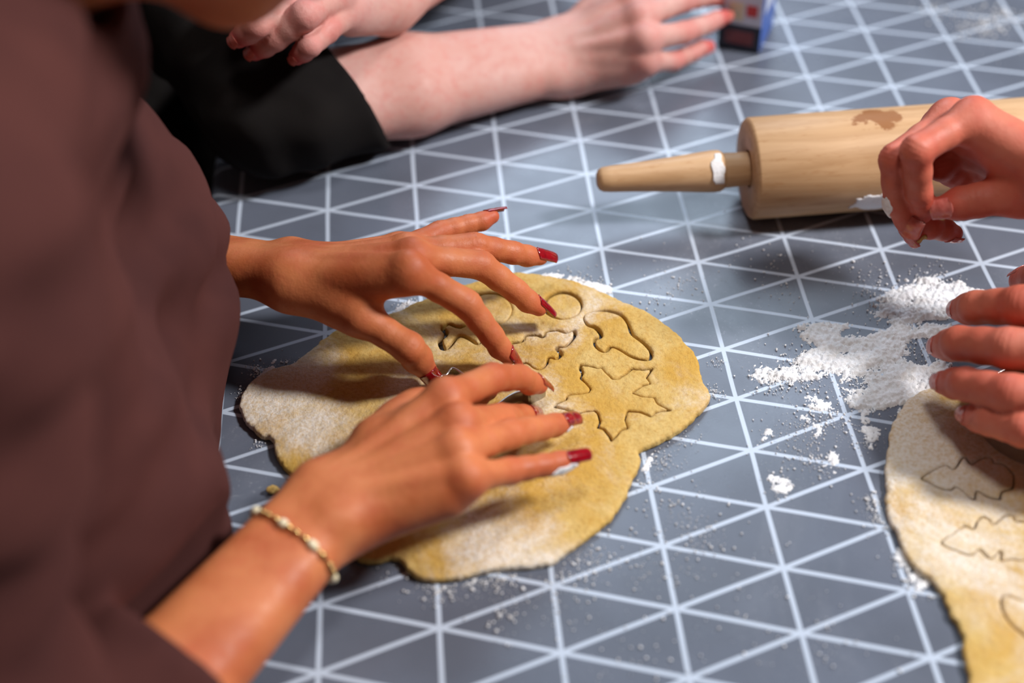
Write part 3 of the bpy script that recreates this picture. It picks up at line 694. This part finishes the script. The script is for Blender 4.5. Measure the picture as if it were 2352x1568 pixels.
def slab(name, d2, shape, lo, h, T, rnd, mat, dust=(), parent=None, z0=.0002):
    hz = .00075; zs = np.arange(-.002, float(T.max()) + .003, hz)
    d2 = d2.reshape(shape)[:, :, None]; T = T.reshape(shape)[:, :, None]
    z = zs[None, None, :]
    top = z - T; bot = z0 - z
    qx = d2 + rnd; qz = top + rnd
    D = np.minimum(np.maximum(qx, qz), 0) + np.sqrt(np.maximum(qx, 0) ** 2 + np.maximum(qz, 0) ** 2) - rnd
    D = np.maximum(D, bot).astype(np.float32)
    V, Q = nets(D, (lo[0], lo[1], zs[0]), (h, h, hz))
    a = np.zeros(len(V), np.float32)
    for x, y, r, k in dust: a += k * np.exp(-((V[:, 0] - x) ** 2 + (V[:, 1] - y) ** 2) / (r * r))
    return mesh_obj(name, V, Q, mat, parent, attrs={'flour': a})
def dough_sheet(name, outline, cuts, mat, dust, h=.0009, seed=0, label='', T0=.0056, clip=None):
    P = smooth_poly(outline); lo = P.min(0) - .006; hi = P.max(0) + .006
    if clip: hi = np.minimum(hi, clip)
    xs, ys, X = grid2(lo, hi, h); shp = (len(xs), len(ys))
    X3 = np.c_[X, 0 * X[:, 0]]
    d = sdf2(X, P) + .0011 * vnoise(X3, 110, seed) + .0006 * vnoise(X3, 330, seed + 2) + .0004 * vnoise(X3, 800, seed + 3)
    inner = d.copy()
    T = T0 + .00035 * vnoise(X3, 60, seed + 4) + .00022 * vnoise(X3, 260, seed + 5) - .0012 * np.exp(-np.abs(inner) / .006)
    for poly, sm, gap, off, nm, lb, cat in cuts:
        Pc = smooth_poly(poly, 4) if sm else np.array(poly) / 1000.0
        Pc = Pc + np.array([0, 0])
        dc = sdf2(X, Pc)
        d = np.maximum(d, -dc - .0001)
    slabo = slab(name, d, shp, lo, h, T, .0016, mat, dust)
    tag(slabo, label, 'dough')
    for poly, sm, gap, off, nm, lb, cat in cuts:
        Pc = smooth_poly(poly, 4) if sm else np.array(poly) / 1000.0
        l2 = Pc.min(0) - .004; h2 = Pc.max(0) + .004
        xs2, ys2, Y = grid2(l2, h2, .0008); Y3 = np.c_[Y, 0 * Y[:, 0]]
        dc = sdf2(Y - np.array(off) / 1000.0, Pc) + gap / 1000.0 * 1.15 * (1 + .75 * vnoise(Y3, 110, seed + 9))
        dc = np.maximum(dc, sdf2(Y, Pc) + .00008)
        Tc = T0 - .0001 + .0003 * vnoise(Y3, 70, seed + 8) + .0002 * vnoise(Y3, 260, seed + 5)
        tag(slab(nm, dc, (len(xs2), len(ys2)), l2, .0008, Tc, .0009, mat, dust), lb, cat, 'cookies cut into the dough')
dough_sheet('rolled_dough', DOUGH_A, [
    (MUSHROOM, True, 1.6, (-.5, -.2), 'cut_cookie', 'mushroom shaped cookie cut in the dough, near its far right edge', 'cookie'),
    (CIRCLE, True, 1.4, (-.2, -1.2), 'cut_cookie', 'round cookie cut in the dough beside the raised middle finger', 'cookie'),
    (CIRCLE2, True, .35, (.4, -1.3), 'cut_cookie', 'round cookie cut in the dough below the spread left fingers', 'cookie'),
    (OAK_A, True, 1.4, (-.5, -.2), 'cut_cookie', 'lobed leaf cookie cut in the dough just left of the mushroom', 'cookie'),
    (LEAF_B, True, 1.6, (.5, -.2), 'cut_cookie', 'small leaf cookie in the dough between left thumb and index finger', 'cookie'),
    (MAPLE, False, .85, (.25, -.1), 'cut_cookie', 'large maple leaf cookie cut in the dough in front of the mushroom', 'cookie'),
    ], M_DOUGH, DUST_A, seed=1, label='big flat sheet of yellow cookie dough under the red nailed hands')
dough_sheet('rolled_dough', DOUGH_B, [
    (OAK_C, True, .55, (-.25, -.05), 'cut_cookie', 'oak leaf cookie cut in the floured dough, nearest the pressing hand', 'cookie'),
    (OAK_D, True, .5, (.2, -.25), 'cut_cookie', 'oak leaf cookie cut faintly in the floured dough, second from the pressing hand', 'cookie'),
    (BLOB_E, True, .4, (.3, .1), 'cut_cookie', 'rounded cookie cut in the floured dough at the lower right corner', 'cookie'),
    ], M_DOUGH2, DUST_B, seed=4, label='floured sheet of cookie dough at the right edge of the table', T0=.0050)

# ------------------------------------------------------------------ flour
def flour_pile(name, polys, label, hmax=.0026, seed=0, h=.0008, rag=.0045):
    Ps = [smooth_poly(p, 3) for p in polys]
    lo = np.min([p.min(0) for p in Ps], 0) - .012; hi = np.max([p.max(0) for p in Ps], 0) + .012
    xs, ys, X = grid2(lo, hi, h); X3 = np.c_[X, 0 * X[:, 0]]
    d = np.min([sdf2(X, p) for p in Ps], 0)
    Xs = X3 * np.array([.5, 1, 1])                        # smeared sideways
    n = .5 * vnoise(Xs, 200, seed) + .4 * vnoise(Xs, 470, seed + 1) + .3 * vnoise(X3, 1000, seed + 2) + .16 * rng.standard_normal(len(X))
    e = np.minimum(-d, rag * .55) + rag * n - .0006
    H = hmax * np.clip(1 - np.exp(-np.maximum(e, 0) / .007), 0, 1) * (.75 + .35 * n) + .0003
    H = np.where(e > 0, np.maximum(H, .0003), -.0015)
    H = np.where((e > 0) & (e < .0015), H * .6, H)
    shp = (len(xs), len(ys)); H = H.reshape(shp)
    # height field, faces only where there is flour
    m = H > 0
    idx = np.full(shp, -1); cell = m[:-1, :-1] | m[1:, :-1] | m[:-1, 1:] | m[1:, 1:]
    C = np.argwhere(cell)
    need = np.zeros(shp, bool)
    for a in (0, 1):
        for b in (0, 1): need[C[:, 0] + a, C[:, 1] + b] = True
    idx[need] = np.arange(need.sum())
    gi = np.argwhere(need)
    V = np.c_[xs[gi[:, 0]], ys[gi[:, 1]], np.maximum(H[need], -.0006)]
    Q = np.stack([idx[C[:, 0], C[:, 1]], idx[C[:, 0] + 1, C[:, 1]], idx[C[:, 0] + 1, C[:, 1] + 1], idx[C[:, 0], C[:, 1] + 1]], 1)
    o = mesh_obj(name, V, Q, M_FLOUR)
    tag(o, label, 'flour', kind='stuff')
    return o
flour_pile('flour_pile', [FLOUR_A], 'white flour heaped on the tablecloth by the pressing hand', .0036, 1, rag=.0085)
flour_pile('flour_smear', [FLOUR_B, FLOUR_C, FLOUR_D, FLOUR_E, FLOUR_F], 'ragged flour smears left of the floured dough', .0022, 5, rag=.0035)
fg = flour_pile('flour_clump', [FLOUR_G], 'flour crusted on the left corner of the big dough', .0022, 8, rag=.0022)
fg.location.z = .0042
flour_pile('flour_smear', [FLOUR_H, FLOUR_I, FLOUR_J, FLOUR_K, FLOUR_L], 'little flour smears along the dough edges', .002, 11, rag=.0022)
def grains():
    t = (1 + 5 ** .5) / 2
    B = np.array([(-1,t,0),(1,t,0),(-1,-t,0),(1,-t,0),(0,-1,t),(0,1,t),(0,-1,-t),(0,1,-t),(t,0,-1),(t,0,1),(-t,0,-1),(-t,0,1)], float) / 1.9
    F = np.array([(0,11,5),(0,5,1),(0,1,7),(0,7,10),(0,10,11),(1,5,9),(5,11,4),(11,10,2),(10,7,6),(7,1,8),(3,9,4),(3,4,2),(3,2,6),(3,6,8),(3,8,9),(4,9,5),(2,4,11),(6,2,10),(8,6,7),(9,8,1)])
    Vs, Fs = [], []; n = 0
    PA = smooth_poly(DOUGH_A, 2); PB = smooth_poly(DOUGH_B, 2)
    for x, y, sp, cnt, sz in GRAINS:
        cnt = int(cnt * 1.3)
        c = np.array([x, y]) + rng.standard_normal((cnt, 2)) * sp * .55 * rng.random((cnt, 1)) ** .3
        da = sdf2(c, PA); db = sdf2(c, PB)
        for k in range(cnt):
            if (c[k, 0] < TX0 + .01): continue
            r = sz * .00055 * (.35 + 1.25 * rng.random() ** 3.2)
            base = 0.0
            if da[k] < .001 or db[k] < .001:
                if rng.random() < .75 or da[k] > -.004 and da[k] < .001 or db[k] > -.004 and db[k] < .001: continue
                base = .0043; r *= .6
            v = B * (1 + .35 * rng.standard_normal((12, 1)) * .6) * r * (.7 + .6 * rng.random(3))
            a = rng.random() * 6.28; ca, sa = math.cos(a), math.sin(a)
            v = np.c_[v[:, 0] * ca - v[:, 1] * sa, v[:, 0] * sa + v[:, 1] * ca, v[:, 2]]
            Vs.append(v + [c[k, 0], c[k, 1], base + r * .45]); Fs.append(F + n); n += 12
    return np.concatenate(Vs), np.concatenate(Fs)
V, Fc = grains()
tag(mesh_obj('scattered_flour', V, Fc, M_FLOUR), 'specks of flour scattered over the grey tablecloth', 'flour', kind='stuff')
def crumb(x, y, z, r, label, seed):
    V, Q = sdf_mesh(lambda P: ellip(P, (x, y, z + r * .8), (r * 1.3, r, r * .85)) + .25 * r * vnoise(P, 900, seed), (x - 2 * r, y - 2 * r, z - r), (x + 2 * r, y + 2 * r, z + 2.6 * r), r / 4, .001, False)
    tag(mesh_obj('dough_crumb', V, Q, M_DOUGH, attrs={'flour': np.zeros(len(V))}), label, 'crumb')
crumb(.0333, -.1889, 0, .0028, 'dough crumb on the cloth beside the bracelet wrist', 3)

# ------------------------------------------------------------------ rolling pin
def lathe(prof, n=48, axis_x=True):
    V, Fc = [], []
    for x, r in prof:
        for k in range(n):
            a = 2 * math.pi * k / n
            V.append((x, r * math.cos(a), r * math.sin(a)))
    for i in range(len(prof) - 1):
        for k in range(n):
            a = i * n + k; b = i * n + (k + 1) % n
            Fc.append((a, a + n, b + n, b))
    Fc.append(tuple(range(n))); Fc.append(tuple(reversed(range((len(prof) - 1) * n, len(prof) * n))))
    return V, Fc
RP = .0335
pin = empty('rolling_pin', (.339, .031, RP - .0002))
pin.rotation_euler.z = math.radians(.48)
tag(pin, 'beech wood rolling pin with a stain, behind the pinching hand', 'rolling pin')
def pin_part(name, prof, parent, mat=M_WOOD, smooth_ang=True):
    V, Fc = lathe(prof)
    me = bpy.data.meshes.new(name); me.from_pydata(V, [], Fc); me.update()
    me.polygons.foreach_set('use_smooth', [True] * len(me.polygons)); me.materials.append(mat)
    bm = bmesh.new(); bm.from_mesh(me); bmesh.ops.recalc_face_normals(bm, faces=bm.faces); bm.to_mesh(me); bm.free()
    try: me.set_sharp_from_angle(angle=math.radians(40))
    except Exception: pass
    o = bpy.data.objects.new(name, me); S.collection.objects.link(o); o.parent = parent
    return o
L = .25
pin_part('barrel', [(.006, .0), (.006, .0118), (.0012, .0125), (.0, .016), (.0, RP - .0028), (.0008, RP - .0012), (.0026, RP), (.06, RP), (.125, RP), (.19, RP), (L - .0026, RP), (L - .0008, RP - .0012), (L, RP - .0028), (L, .016), (L - .0012, .0125), (L - .006, .0118), (L - .006, .0)], pin)
hp = [(-.0995, .0), (-.0993, .004), (-.098, .0066), (-.0955, .0080), (-.09, .0086), (-.075, .0094), (-.05, .0113), (-.03, .0132), (-.0225, .0138), (-.0185, .0136), (-.0165, .0126), (-.0155, .0116), (-.008, .0112), (.006, .0110), (.007, .0)]
pin_part('handle', hp, pin)
pin_part('handle', [(L - x, r) for x, r in reversed(hp)], pin)
def smudge(name, arm, c, r, mat, parent, seed, th=.0006):
    """flour or dough clinging to the skin: the part of a thin skin shell round c"""
    c = np.asarray(c, float)
    for _ in range(12):                                   # to the nearest skin
        e = .0004; q = np.array([c, c + [e, 0, 0], c + [0, e, 0], c + [0, 0, e]], np.float32)
        d = arm.sdf(q); g = (d[1:] - d[0]) / e
        c = c - .8 * d[0] * g / max(float(g @ g), .3)
    r = np.asarray(r, float) * np.ones(3)
    fn = lambda P: np.maximum(np.abs(arm.sdf(P)) - th - .0003 * vnoise(P, 700, seed), ellip(P, c, r) + .35 * r.min() * vnoise(P, 480, seed + 1))
    V, Q = sdf_mesh(fn, c - r * 1.5, c + r * 1.5, .00055, .002, False)
    return mesh_obj(name, V, Q, mat, parent)
def pin_flour(x0, ang, rx, ra, seed, r=RP):
    """patch of flour wrapped round the pin"""
    V, Fc = [], []; nu, nv = 34, 26
    for i in range(nu):
        for k in range(nv):
            a = ang + ra * (k / (nv - 1) * 2 - 1); x = x0 + rx * (i / (nu - 1) * 2 - 1)
            e = 1 - ((i / (nu - 1) * 2 - 1) ** 2 + (k / (nv - 1) * 2 - 1) ** 2)
            nz = vnoise(np.array([[x * 1, a * r, 0]]), 330, seed)[0] * .45
            hgt = .0007 if e + nz > .25 else -.0012
            V.append((x, (r + hgt) * math.cos(a), (r + hgt) * math.sin(a)))
    for i in range(nu - 1):
        for k in range(nv - 1):
            q = i * nv + k; Fc.append((q, q + nv, q + nv + 1, q + 1))
    me = bpy.data.meshes.new('flour_patch'); me.from_pydata(V, [], Fc); me.update(); me.materials.append(M_FLOUR)
    me.polygons.foreach_set('use_smooth', [True] * len(me.polygons))
    o = bpy.data.objects.new('flour_patch', me); S.collection.objects.link(o); o.parent = pin
pin_flour(.079, math.radians(180 + 20), .017, .30, 3)
pin_flour(-.0215, math.radians(140), .0050, 1.15, 5, .0136)

# ------------------------------------------------------------------ cookie cutters (bent steel strip)
def cutter(name, poly, z0, z1, label, th=.0005, smooth=True, sub=4):
    P = smooth_poly(poly, sub) if smooth else np.array(poly) / 1000
    n = len(P); T = np.roll(P, -1, 0) - np.roll(P, 1, 0); N = np.stack([T[:, 1], -T[:, 0]], 1); N /= np.linalg.norm(N, axis=1)[:, None] + 1e-9
    V = []
    for z, o in ((z0, -th / 2), (z0, th / 2), (z1, th / 2), (z1 + .0006, 0), (z1, -th / 2)):
        V += [(*(p + q * o), z) for p, q in zip(P, N)]
    Fc = []
    for a in range(5):
        b = (a + 1) % 5
        for i in range(n):
            j = (i + 1) % n; Fc.append((a * n + i, a * n + j, b * n + j, b * n + i))
    root = empty(name, (float(P[:, 0].mean()), float(P[:, 1].mean()), z0))
    o = mesh_obj('steel_strip', V, Fc, M_STEEL, root, smooth=False)
    bm = bmesh.new(); bm.from_mesh(o.data); bmesh.ops.recalc_face_normals(bm, faces=bm.faces); bm.to_mesh(o.data); bm.free()
    # rolled rim along the top edge
    R = .0007; V = []; m = 8
    for i in range(n):
        for k in range(m):
            a = 2 * math.pi * k / m
            q = P[i] + N[i] * R * math.cos(a); V.append((q[0], q[1], z1 + R * math.sin(a)))
    Fc = [(i * m + k, i * m + (k + 1) % m, ((i + 1) % n) * m + (k + 1) % m, ((i + 1) % n) * m + k) for i in range(n) for k in range(m)]
    mesh_obj('rolled_rim', V, Fc, M_STEEL, root)
    tag(root, label, 'cookie cutter')
    return root
cutter('cookie_cutter', CUTTER, .0006, .0135, 'steel cookie cutter under the red nailed fingers, pressed into the dough', sub=4)
cutter('cookie_cutter', [(462 + 33 * math.cos(k * math.pi / 10), -187 + 33 * math.sin(k * math.pi / 10)) for k in range(20)], .0006, .0185,
       'round steel cookie cutter under the pressing hand on the floured dough')

# ------------------------------------------------------------------ small blue package held at the far side
pk = empty('printed_box', (.3755, .2277, 0)); pk.rotation_euler.z = math.radians(-26)
tag(pk, 'small blue and white printed box held by the pale hand', 'box')
def pk_part(name, x0, x1, y0, y1, z0, z1, mat, bev=.0008):
    V, Fc = box_vf(x0, x1, y0, y1, z0, z1)
    me = bpy.data.meshes.new(name); me.from_pydata(V, [], Fc); me.update(); me.materials.append(mat)
    o = bpy.data.objects.new(name, me); S.collection.objects.link(o); o.parent = pk
    if bev: bevel(o, bev, 2)
    return o
M_BLUE = simple('blue_card', srgb(66, 100, 178), .45, 0, .1, 60)
M_WHITE = simple('white_card', srgb(196, 204, 222), .45, 0, .06, 60)
M_DARK = simple('navy_print', srgb(24, 26, 44), .4, 0, .1, 60)
M_RED = simple('red_print', srgb(196, 58, 58), .4, 0, .1, 60)
M_MAROON = simple('maroon_print', srgb(120, 50, 52), .4, 0, .1, 60)
M_CREAM = simple('cream_print', srgb(214, 206, 178), .4, 0, .1, 60)
M_PURPLE = simple('purple_print', srgb(70, 56, 110), .4, 0, .1, 60)
hw_ = .0168
pk_part('carton', -hw_, hw_, 0, .045, 0, .085, M_BLUE, .0012)
pk_part('front_label', -hw_ + .0006, hw_ - .0006, -.0004, .002, .0225, .084, M_WHITE, 0)
pk_part('base_label', -hw_ + .0004, hw_ - .0004, -.0005, .002, .0008, .022, M_DARK, 0)
pk_part('brand_panel', -.011, .011, -.0009, .002, .006, .017, M_MAROON, 0)
pk_part('print_patch', .004, .0125, -.0009, .002, .031, .040, M_RED, 0)
pk_part('print_patch', -.009, .002, -.0009, .002, .026, .041, M_CREAM, 0)
pk_part('print_patch', -.015, .004, -.0009, .002, .052, .064, M_PURPLE, 0)
pk_part('side_print', hw_ - .002, hw_ + .0004, .006, .034, .03, .08, M_WHITE, 0)
# ------------------------------------------------------------------ people
def cloth_mesh(fn, lo, hi, h, name, mat, person):
    V, Q = sdf_mesh(fn, lo, hi, h, .02)
    return mesh_obj(name, V, Q, mat, person)
def along(a, b, d):
    a = np.asarray(a, float); return a + nrm(np.asarray(b, float) - a) * d

# --- the woman in the brown sweatshirt (left)
pa = empty('person', (-.15, -.16, -.30))
tag(pa, 'person with red nails in a brown sweatshirt leaning over the dough', 'person')
wl = np.array(LH['w']); wr = np.array(RH['w'])
EL_A = np.array([-.164, .018, .034]); ER_A = np.array([-.074, -.424, .031])
SL_A = np.array([-.10, .0, .27]); SR_A = np.array([-.05, -.372, .31])
arm_l = Arm(LH, EL_A, 'L', 1.0, SL_A, thumb_dorsal=(.15, -.8, .42), forearm=(.0140, .0195), upper=.034, roll=(.1, -.35, .15))
arm_r = Arm(RH, ER_A, 'R', 1.0, SR_A, forearm=(.0142, .0235), upper=.036, roll=(.1, -.55, .55))
HC_A = np.array([.088, -.146, .3965]); HF_A = (.62, .05, -.78); HU_A = (.78, 0, .62)
parts = []
for a in (arm_l, arm_r):
    V, Q = a.mesh(.0011); parts.append((V, Q, a.flush(V)))
head_fn = build_head(pa, HC_A, HF_A, HU_A, 1.0, M_HAIR, True)
NB_A = np.array([-.09, -.175, .325])
def neck_head(P):
    return smin(head_fn(P), cone(P, NB_A, HC_A + np.array([-.04, 0, -.03]), .062, .052), .03)
V, Q = sdf_mesh(neck_head, HC_A - .32, HC_A + .2, .0032, .02); parts.append((V, Q, np.zeros(len(V), np.float32)))
V, Q, fl_ = join_meshes(parts)
mesh_obj('body', V, Q, M_SKIN_A, pa, attrs={'flush': fl_})
for f in 'imrpt':
    arm_l.nail(f, M_POLISH, pa, .0172 if f != 'p' else .0150, .0062, .86)
    arm_r.nail(f, M_POLISH, pa, .0165 if f != 'p' else .0155, .0056, .86)
cuff_r = along(wr, ER_A, .120); cuff_l = along(wl, EL_A, .12)
def near(P, c, r, lo=.12):
    """falls to lo close to c: cloth lies smooth round its openings"""
    return np.clip((np.sqrt(((P - np.asarray(c, np.float32)) ** 2).sum(1)) - r * .6) / r, lo, 1)
def tube_end(P, a, b, ra, rb, tilt=(0, 0, 0)):
    """sleeve that ends square at b"""
    a = np.asarray(a, float); b = np.asarray(b, float); n = nrm(b - a); m = nrm(n + np.array(tilt, float))
    return np.maximum(cone(P, a, b + n * .03, ra, rb), (P - b.astype(np.float32)) @ m.astype(np.float32))
def sweater(P):
    d = None
    for y in (-.235, -.105):
        for c in (((-.22, y, -.30), (-.106, y, .053), .12, .107), ((-.106, y, .053), (-.127, y, .309), .107, .112)):
            x = cone(P, *c); d = x if d is None else smin(d, x, .05)
    d = smin(d, cone(P, SL_A, SR_A, .066, .066), .05)
    d = smin(d, cone(P, NB_A + np.array([-.02, 0, -.03]), NB_A + np.array([.015, 0, .03]), .085, .075), .03)
    for s_, e_, c_, r0, r1, r2 in ((SR_A, ER_A, cuff_r, .066, .061, .053), (SL_A, EL_A, cuff_l, .066, .05, .042)):
        x = smin(cone(P, s_, e_, r0, r1), tube_end(P, e_, c_, r1, r2), .03)
        d = smin(d, x, .008)
    # slack folds of the jersey
    q = P
    f = .013 * vnoise(np.c_[q[:, 0] * 1.0 + q[:, 2] * .8, q[:, 1] * .6 + q[:, 2] * .3, q[:, 2] * .5 - q[:, 0] * .4], 26, 2)
    f = f + .006 * vnoise(np.c_[q[:, 0] + q[:, 2], q[:, 1] * .5, q[:, 2] - q[:, 0] * .5], 60, 5)
    d = d + f * near(P, cuff_r, .05) * near(P, cuff_l, .05)
    # open cuffs and neck
    for w_, c_, r in ((wr, cuff_r, .0415), (wl, cuff_l, .034)):
        back = c_ - (w_ - c_) * .3
        d = -smin(-d, cone(P, back, w_, r, r), .004)
    d = -smin(-d, cone(P, NB_A + np.array([0, 0, -.01]), HC_A, .066, .06), .008)
    d = np.maximum(d, .0006 - P[:, 2] - np.where(P[:, 0] > TX0 - .006, 0, 10))      # rests on the cloth
    return d * .8
cloth_mesh(sweater, (-.42, -.56, -.48), (.10, .14, .46), .0055, 'sweatshirt', M_BROWN, pa)
# flour clinging to the fingers
jr = arm_r.J
smudge('flour_smudge', arm_r, jr['p2'] * .3 + jr['p3'] * .7 + np.array([0, -.006, -.001]), (.010, .005, .0035), M_FLOUR, pa, 2)
smudge('flour_smudge', arm_r, jr['r3'] + np.array([.002, -.006, -.001]), .0022, M_FLOUR, pa, 6)

# bracelet round the right wrist
def bracelet():
    root = empty('bracelet', tuple(float(v) for v in along(wr, ER_A, .031)))
    tag(root, 'thin gold bracelet with pale beads on the wrist', 'bracelet')
    c = along(wr, ER_A, .031); ax = nrm(nrm(ER_A - wr) + np.array([-.10, .0, -.05]))
    u = nrm(np.cross(ax, [0, 0, 1])); v = np.cross(ax, u)
    pts = []
    N = 96
    for k in range(N):
        a = 2 * math.pi * k / N; d = u * math.cos(a) + v * math.sin(a)
        ts = np.arange(.008, .06, .0005); sd = arm_r.sdf((c + d * ts[:, None]).astype(np.float32))
        pts.append(c + d * ts[np.argmax(sd > .0013)])
    pts = np.array(pts)
    for _ in range(6): pts = .5 * pts + .25 * (np.roll(pts, 1, 0) + np.roll(pts, -1, 0))
    m = 6; V = []; Fc = []; R = .0006
    for i in range(N):
        tg = nrm(pts[(i + 1) % N] - pts[i - 1]); a1 = nrm(pts[i] - c); a1 = nrm(a1 - tg * (a1 @ tg)); a2 = np.cross(tg, a1)
        rr = R * (1.25 if i % 2 else .8)
        for k in range(m):
            a = 2 * math.pi * k / m; V.append(pts[i] + (a1 * math.cos(a) + a2 * math.sin(a)) * rr)
    for i in range(N):
        for k in range(m):
            Fc.append((i * m + k, i * m + (k + 1) % m, ((i + 1) % N) * m + (k + 1) % m, ((i + 1) % N) * m + k))
    mesh_obj('chain', V, Fc, M_GOLD, root)
    me = None
    for q in range(26):
        i = int(q / 26 * N)
        big = q % 4 == 0; r = .0024 if big else .0016
        tg = nrm(pts[(i + 1) % N] - pts[i - 1])
        Vb, Qb = sdf_mesh(lambda P: ellip(P, pts[i], (r * 1.35, r, r), np.stack([tg, nrm(np.cross(tg, ax)), nrm(np.cross(tg, np.cross(tg, ax)))], 1)), pts[i] - r * 2, pts[i] + r * 2, r / 3.2, .001, True)
        mesh_obj('bead', Vb, Qb, M_PEARL if big else M_GOLD, root)
bracelet()

# --- the person in the black T-shirt (far left), one arm along the table, the other hand on the sleeve
pb = empty('person', (-.10, .45, -.30))
tag(pb, 'person in a black T-shirt resting a pale forearm on the table', 'person')
wbr = np.array(BR['w']); wbl = np.array(BL['w'])
EB_R = np.array([.028, .116, .046]); EB_L = np.array([.235, .385, .075])
SB_R = np.array([-.13, .27, .23]); SB_L = np.array([.10, .62, .26])
arm_br = Arm(BR, EB_R, 'R', 1.04, SB_R, forearm=(.0165, .0260), upper=.036)
arm_bl = Arm(BL, EB_L, 'L', 1.04, SB_L, forearm=(.0165, .0255), upper=.036, fat=1.14)
parts = []
for a in (arm_br, arm_bl):
    V, Q = a.mesh(.0018); parts.append((V, Q, np.minimum(1, a.flush(V) * 1.7)))
HC_B = np.array([.02, .43, .50])
head_b = build_head(pb, HC_B, (.6, -.5, -.45), (.3, -.2, .9), 1.0, M_HAIR2)
NB_B = np.array([-.06, .46, .30])
V, Q = sdf_mesh(lambda P: smin(head_b(P), cone(P, NB_B, HC_B + np.array([-.03, .02, -.05]), .066, .056), .03), HC_B - .3, HC_B + .2, .004, .02)
parts.append((V, Q, np.zeros(len(V), np.float32)))
V, Q, fl_ = join_meshes(parts)
mesh_obj('body', V, Q, M_SKIN_B, pb, attrs={'flush': fl_})
for f in 'imrpt':
    arm_br.nail(f, M_NAIL, pb, .010, .0004, .8); arm_bl.nail(f, M_NAIL, pb, .010, .0004, .8)
slv_b = along(wbr, EB_R, .166); slv_bl = along(wbl, EB_L, .30)
def shirt(P):
    d = None
    for b_, m_, t_ in (((-.20, .38, -.30), (-.185, .39, .0), (-.10, .36, .22)), ((-.20, .58, -.30), (-.18, .585, .0), (-.03, .57, .22))):
        for c in ((b_, m_, .13, .125), (m_, t_, .125, .10)):
            x = cone(P, *c); d = x if d is None else smin(d, x, .05)
    d = smin(d, cone(P, SB_R, SB_L, .075, .075), .06)
    x = smin(cone(P, SB_R, EB_R, .070, .040), tube_end(P, EB_R, slv_b, .040, .0405, (-.05, .2, .4)), .03)
    d = smin(d, x, .04)
    d = smin(d, cone(P, SB_L, SB_L * .35 + EB_L * .65, .078, .06), .04)
    f = .006 * vnoise(np.c_[P[:, 0] * 1.2 + P[:, 1] * .5, P[:, 1] * .6, P[:, 2] * .5 + P[:, 0] * .6], 42, 3) + .003 * vnoise(P, 90, 4)
    d = d + f * near(P, slv_b, .05)
    d = -smin(-d, cone(P, NB_B, HC_B, .07, .06), .008)
    d = np.maximum(d, .0004 + (-P[:, 2]) - np.where(P[:, 0] > TX0 - .004, 0, 10))      # lies on the cloth
    return d * .85
cloth_mesh(shirt, (-.42, .0, -.48), (.28, .84, .46), .005, 't_shirt', M_BLACK, pb)

# --- the person on the right: a pinching right hand and a left hand pressing a cutter
pc = empty('person', (1.0, -.52, -.30))
tag(pc, 'person at the right edge with bare floury hands over the dough', 'person')
wcr = np.array(CR['w']); wcl = np.array(CL['w'])
EC_R = np.array([.69, -.20, .085]); EC_L = np.array([.76, -.37, .075])
SC_R = np.array([.88, -.34, .30]); SC_L = np.array([.95, -.68, .30])
arm_cr = Arm(CR, EC_R, 'R', 1.06, SC_R, thumb_dorsal=(.1, -.85, .5), forearm=(.017, .028), upper=.040, fat=1.0)
arm_cl = Arm(CL, EC_L, 'L', 1.10, SC_L, forearm=(.018, .029), upper=.040, fat=1.22)
parts = []
for a in (arm_cr, arm_cl):
    V, Q = a.mesh(.0013); parts.append((V, Q, a.flush(V)))
HC_C = np.array([.88, -.53, .56])
head_c = build_head(pc, HC_C, (-.8, .35, -.5), (-.4, .2, .9), 1.0, M_HAIR2)
NB_C = np.array([.95, -.53, .36])
V, Q = sdf_mesh(lambda P: smin(head_c(P), cone(P, NB_C, HC_C + np.array([.03, .0, -.05]), .066, .056), .03), HC_C - .3, HC_C + .2, .004, .02)
parts.append((V, Q, np.zeros(len(V), np.float32)))
V, Q, fl_ = join_meshes(parts)
mesh_obj('body', V, Q, M_SKIN_C, pc, attrs={'flush': fl_})
for f in 'imrpt':
    arm_cr.nail(f, M_NAIL, pc, .011 if f != 't' else .0125, .0008, .82); arm_cl.nail(f, M_NAIL, pc, .011, .0006, .82)
def jumper(P):
    d = None
    for y in (-.61, -.43):
        for c in (((1.06, y, -.30), (1.02, y, .05), .13, .13), ((1.02, y, .05), (.97, y, .27), .13, .10)):
            x = cone(P, *c); d = x if d is None else smin(d, x, .05)
    d = smin(d, cone(P, SC_R, SC_L, .075, .075), .06)
    for s_, e_, w_ in ((SC_R, EC_R, wcr), (SC_L, EC_L, wcl)):
        c_ = along(w_, e_, .16)
        d = smin(d, smin(cone(P, s_, e_, .075, .056), cone(P, e_, c_, .056, .046), .03), .04)
    d = d + .006 * vnoise(P, 40, 7)
    for e_, w_ in ((EC_R, wcr), (EC_L, wcl)):
        d = -smin(-d, cone(P, along(w_, e_, .19), w_, .040, .036), .005)
    d = -smin(-d, cone(P, NB_C, HC_C, .07, .06), .008)
    return d * .85
cloth_mesh(jumper, (.58, -.92, -.48), (1.24, .0, .46), .007, 'jumper', M_NAVY, pc)
jc = arm_cr.J
smudge('flour_smudge', arm_cr, jc['m2'] + np.array([-.009, -.003, -.004]), (.004, .005, .0085), M_FLOUR, pc, 4)
smudge('dough_smudge', arm_cr, jc['t3'] + np.array([-.004, -.006, -.0060]), .0030, M_DOUGH2, pc, 5)
smudge('dough_smudge', arm_cr, jc['m3'] + np.array([.004, -.0045, -.002]), .0042, M_DOUGH2, pc, 8)
smudge('dough_smudge', arm_cr, jc['i3'] + np.array([-.003, -.004, -.005]), .0018, M_DOUGH2, pc, 9)
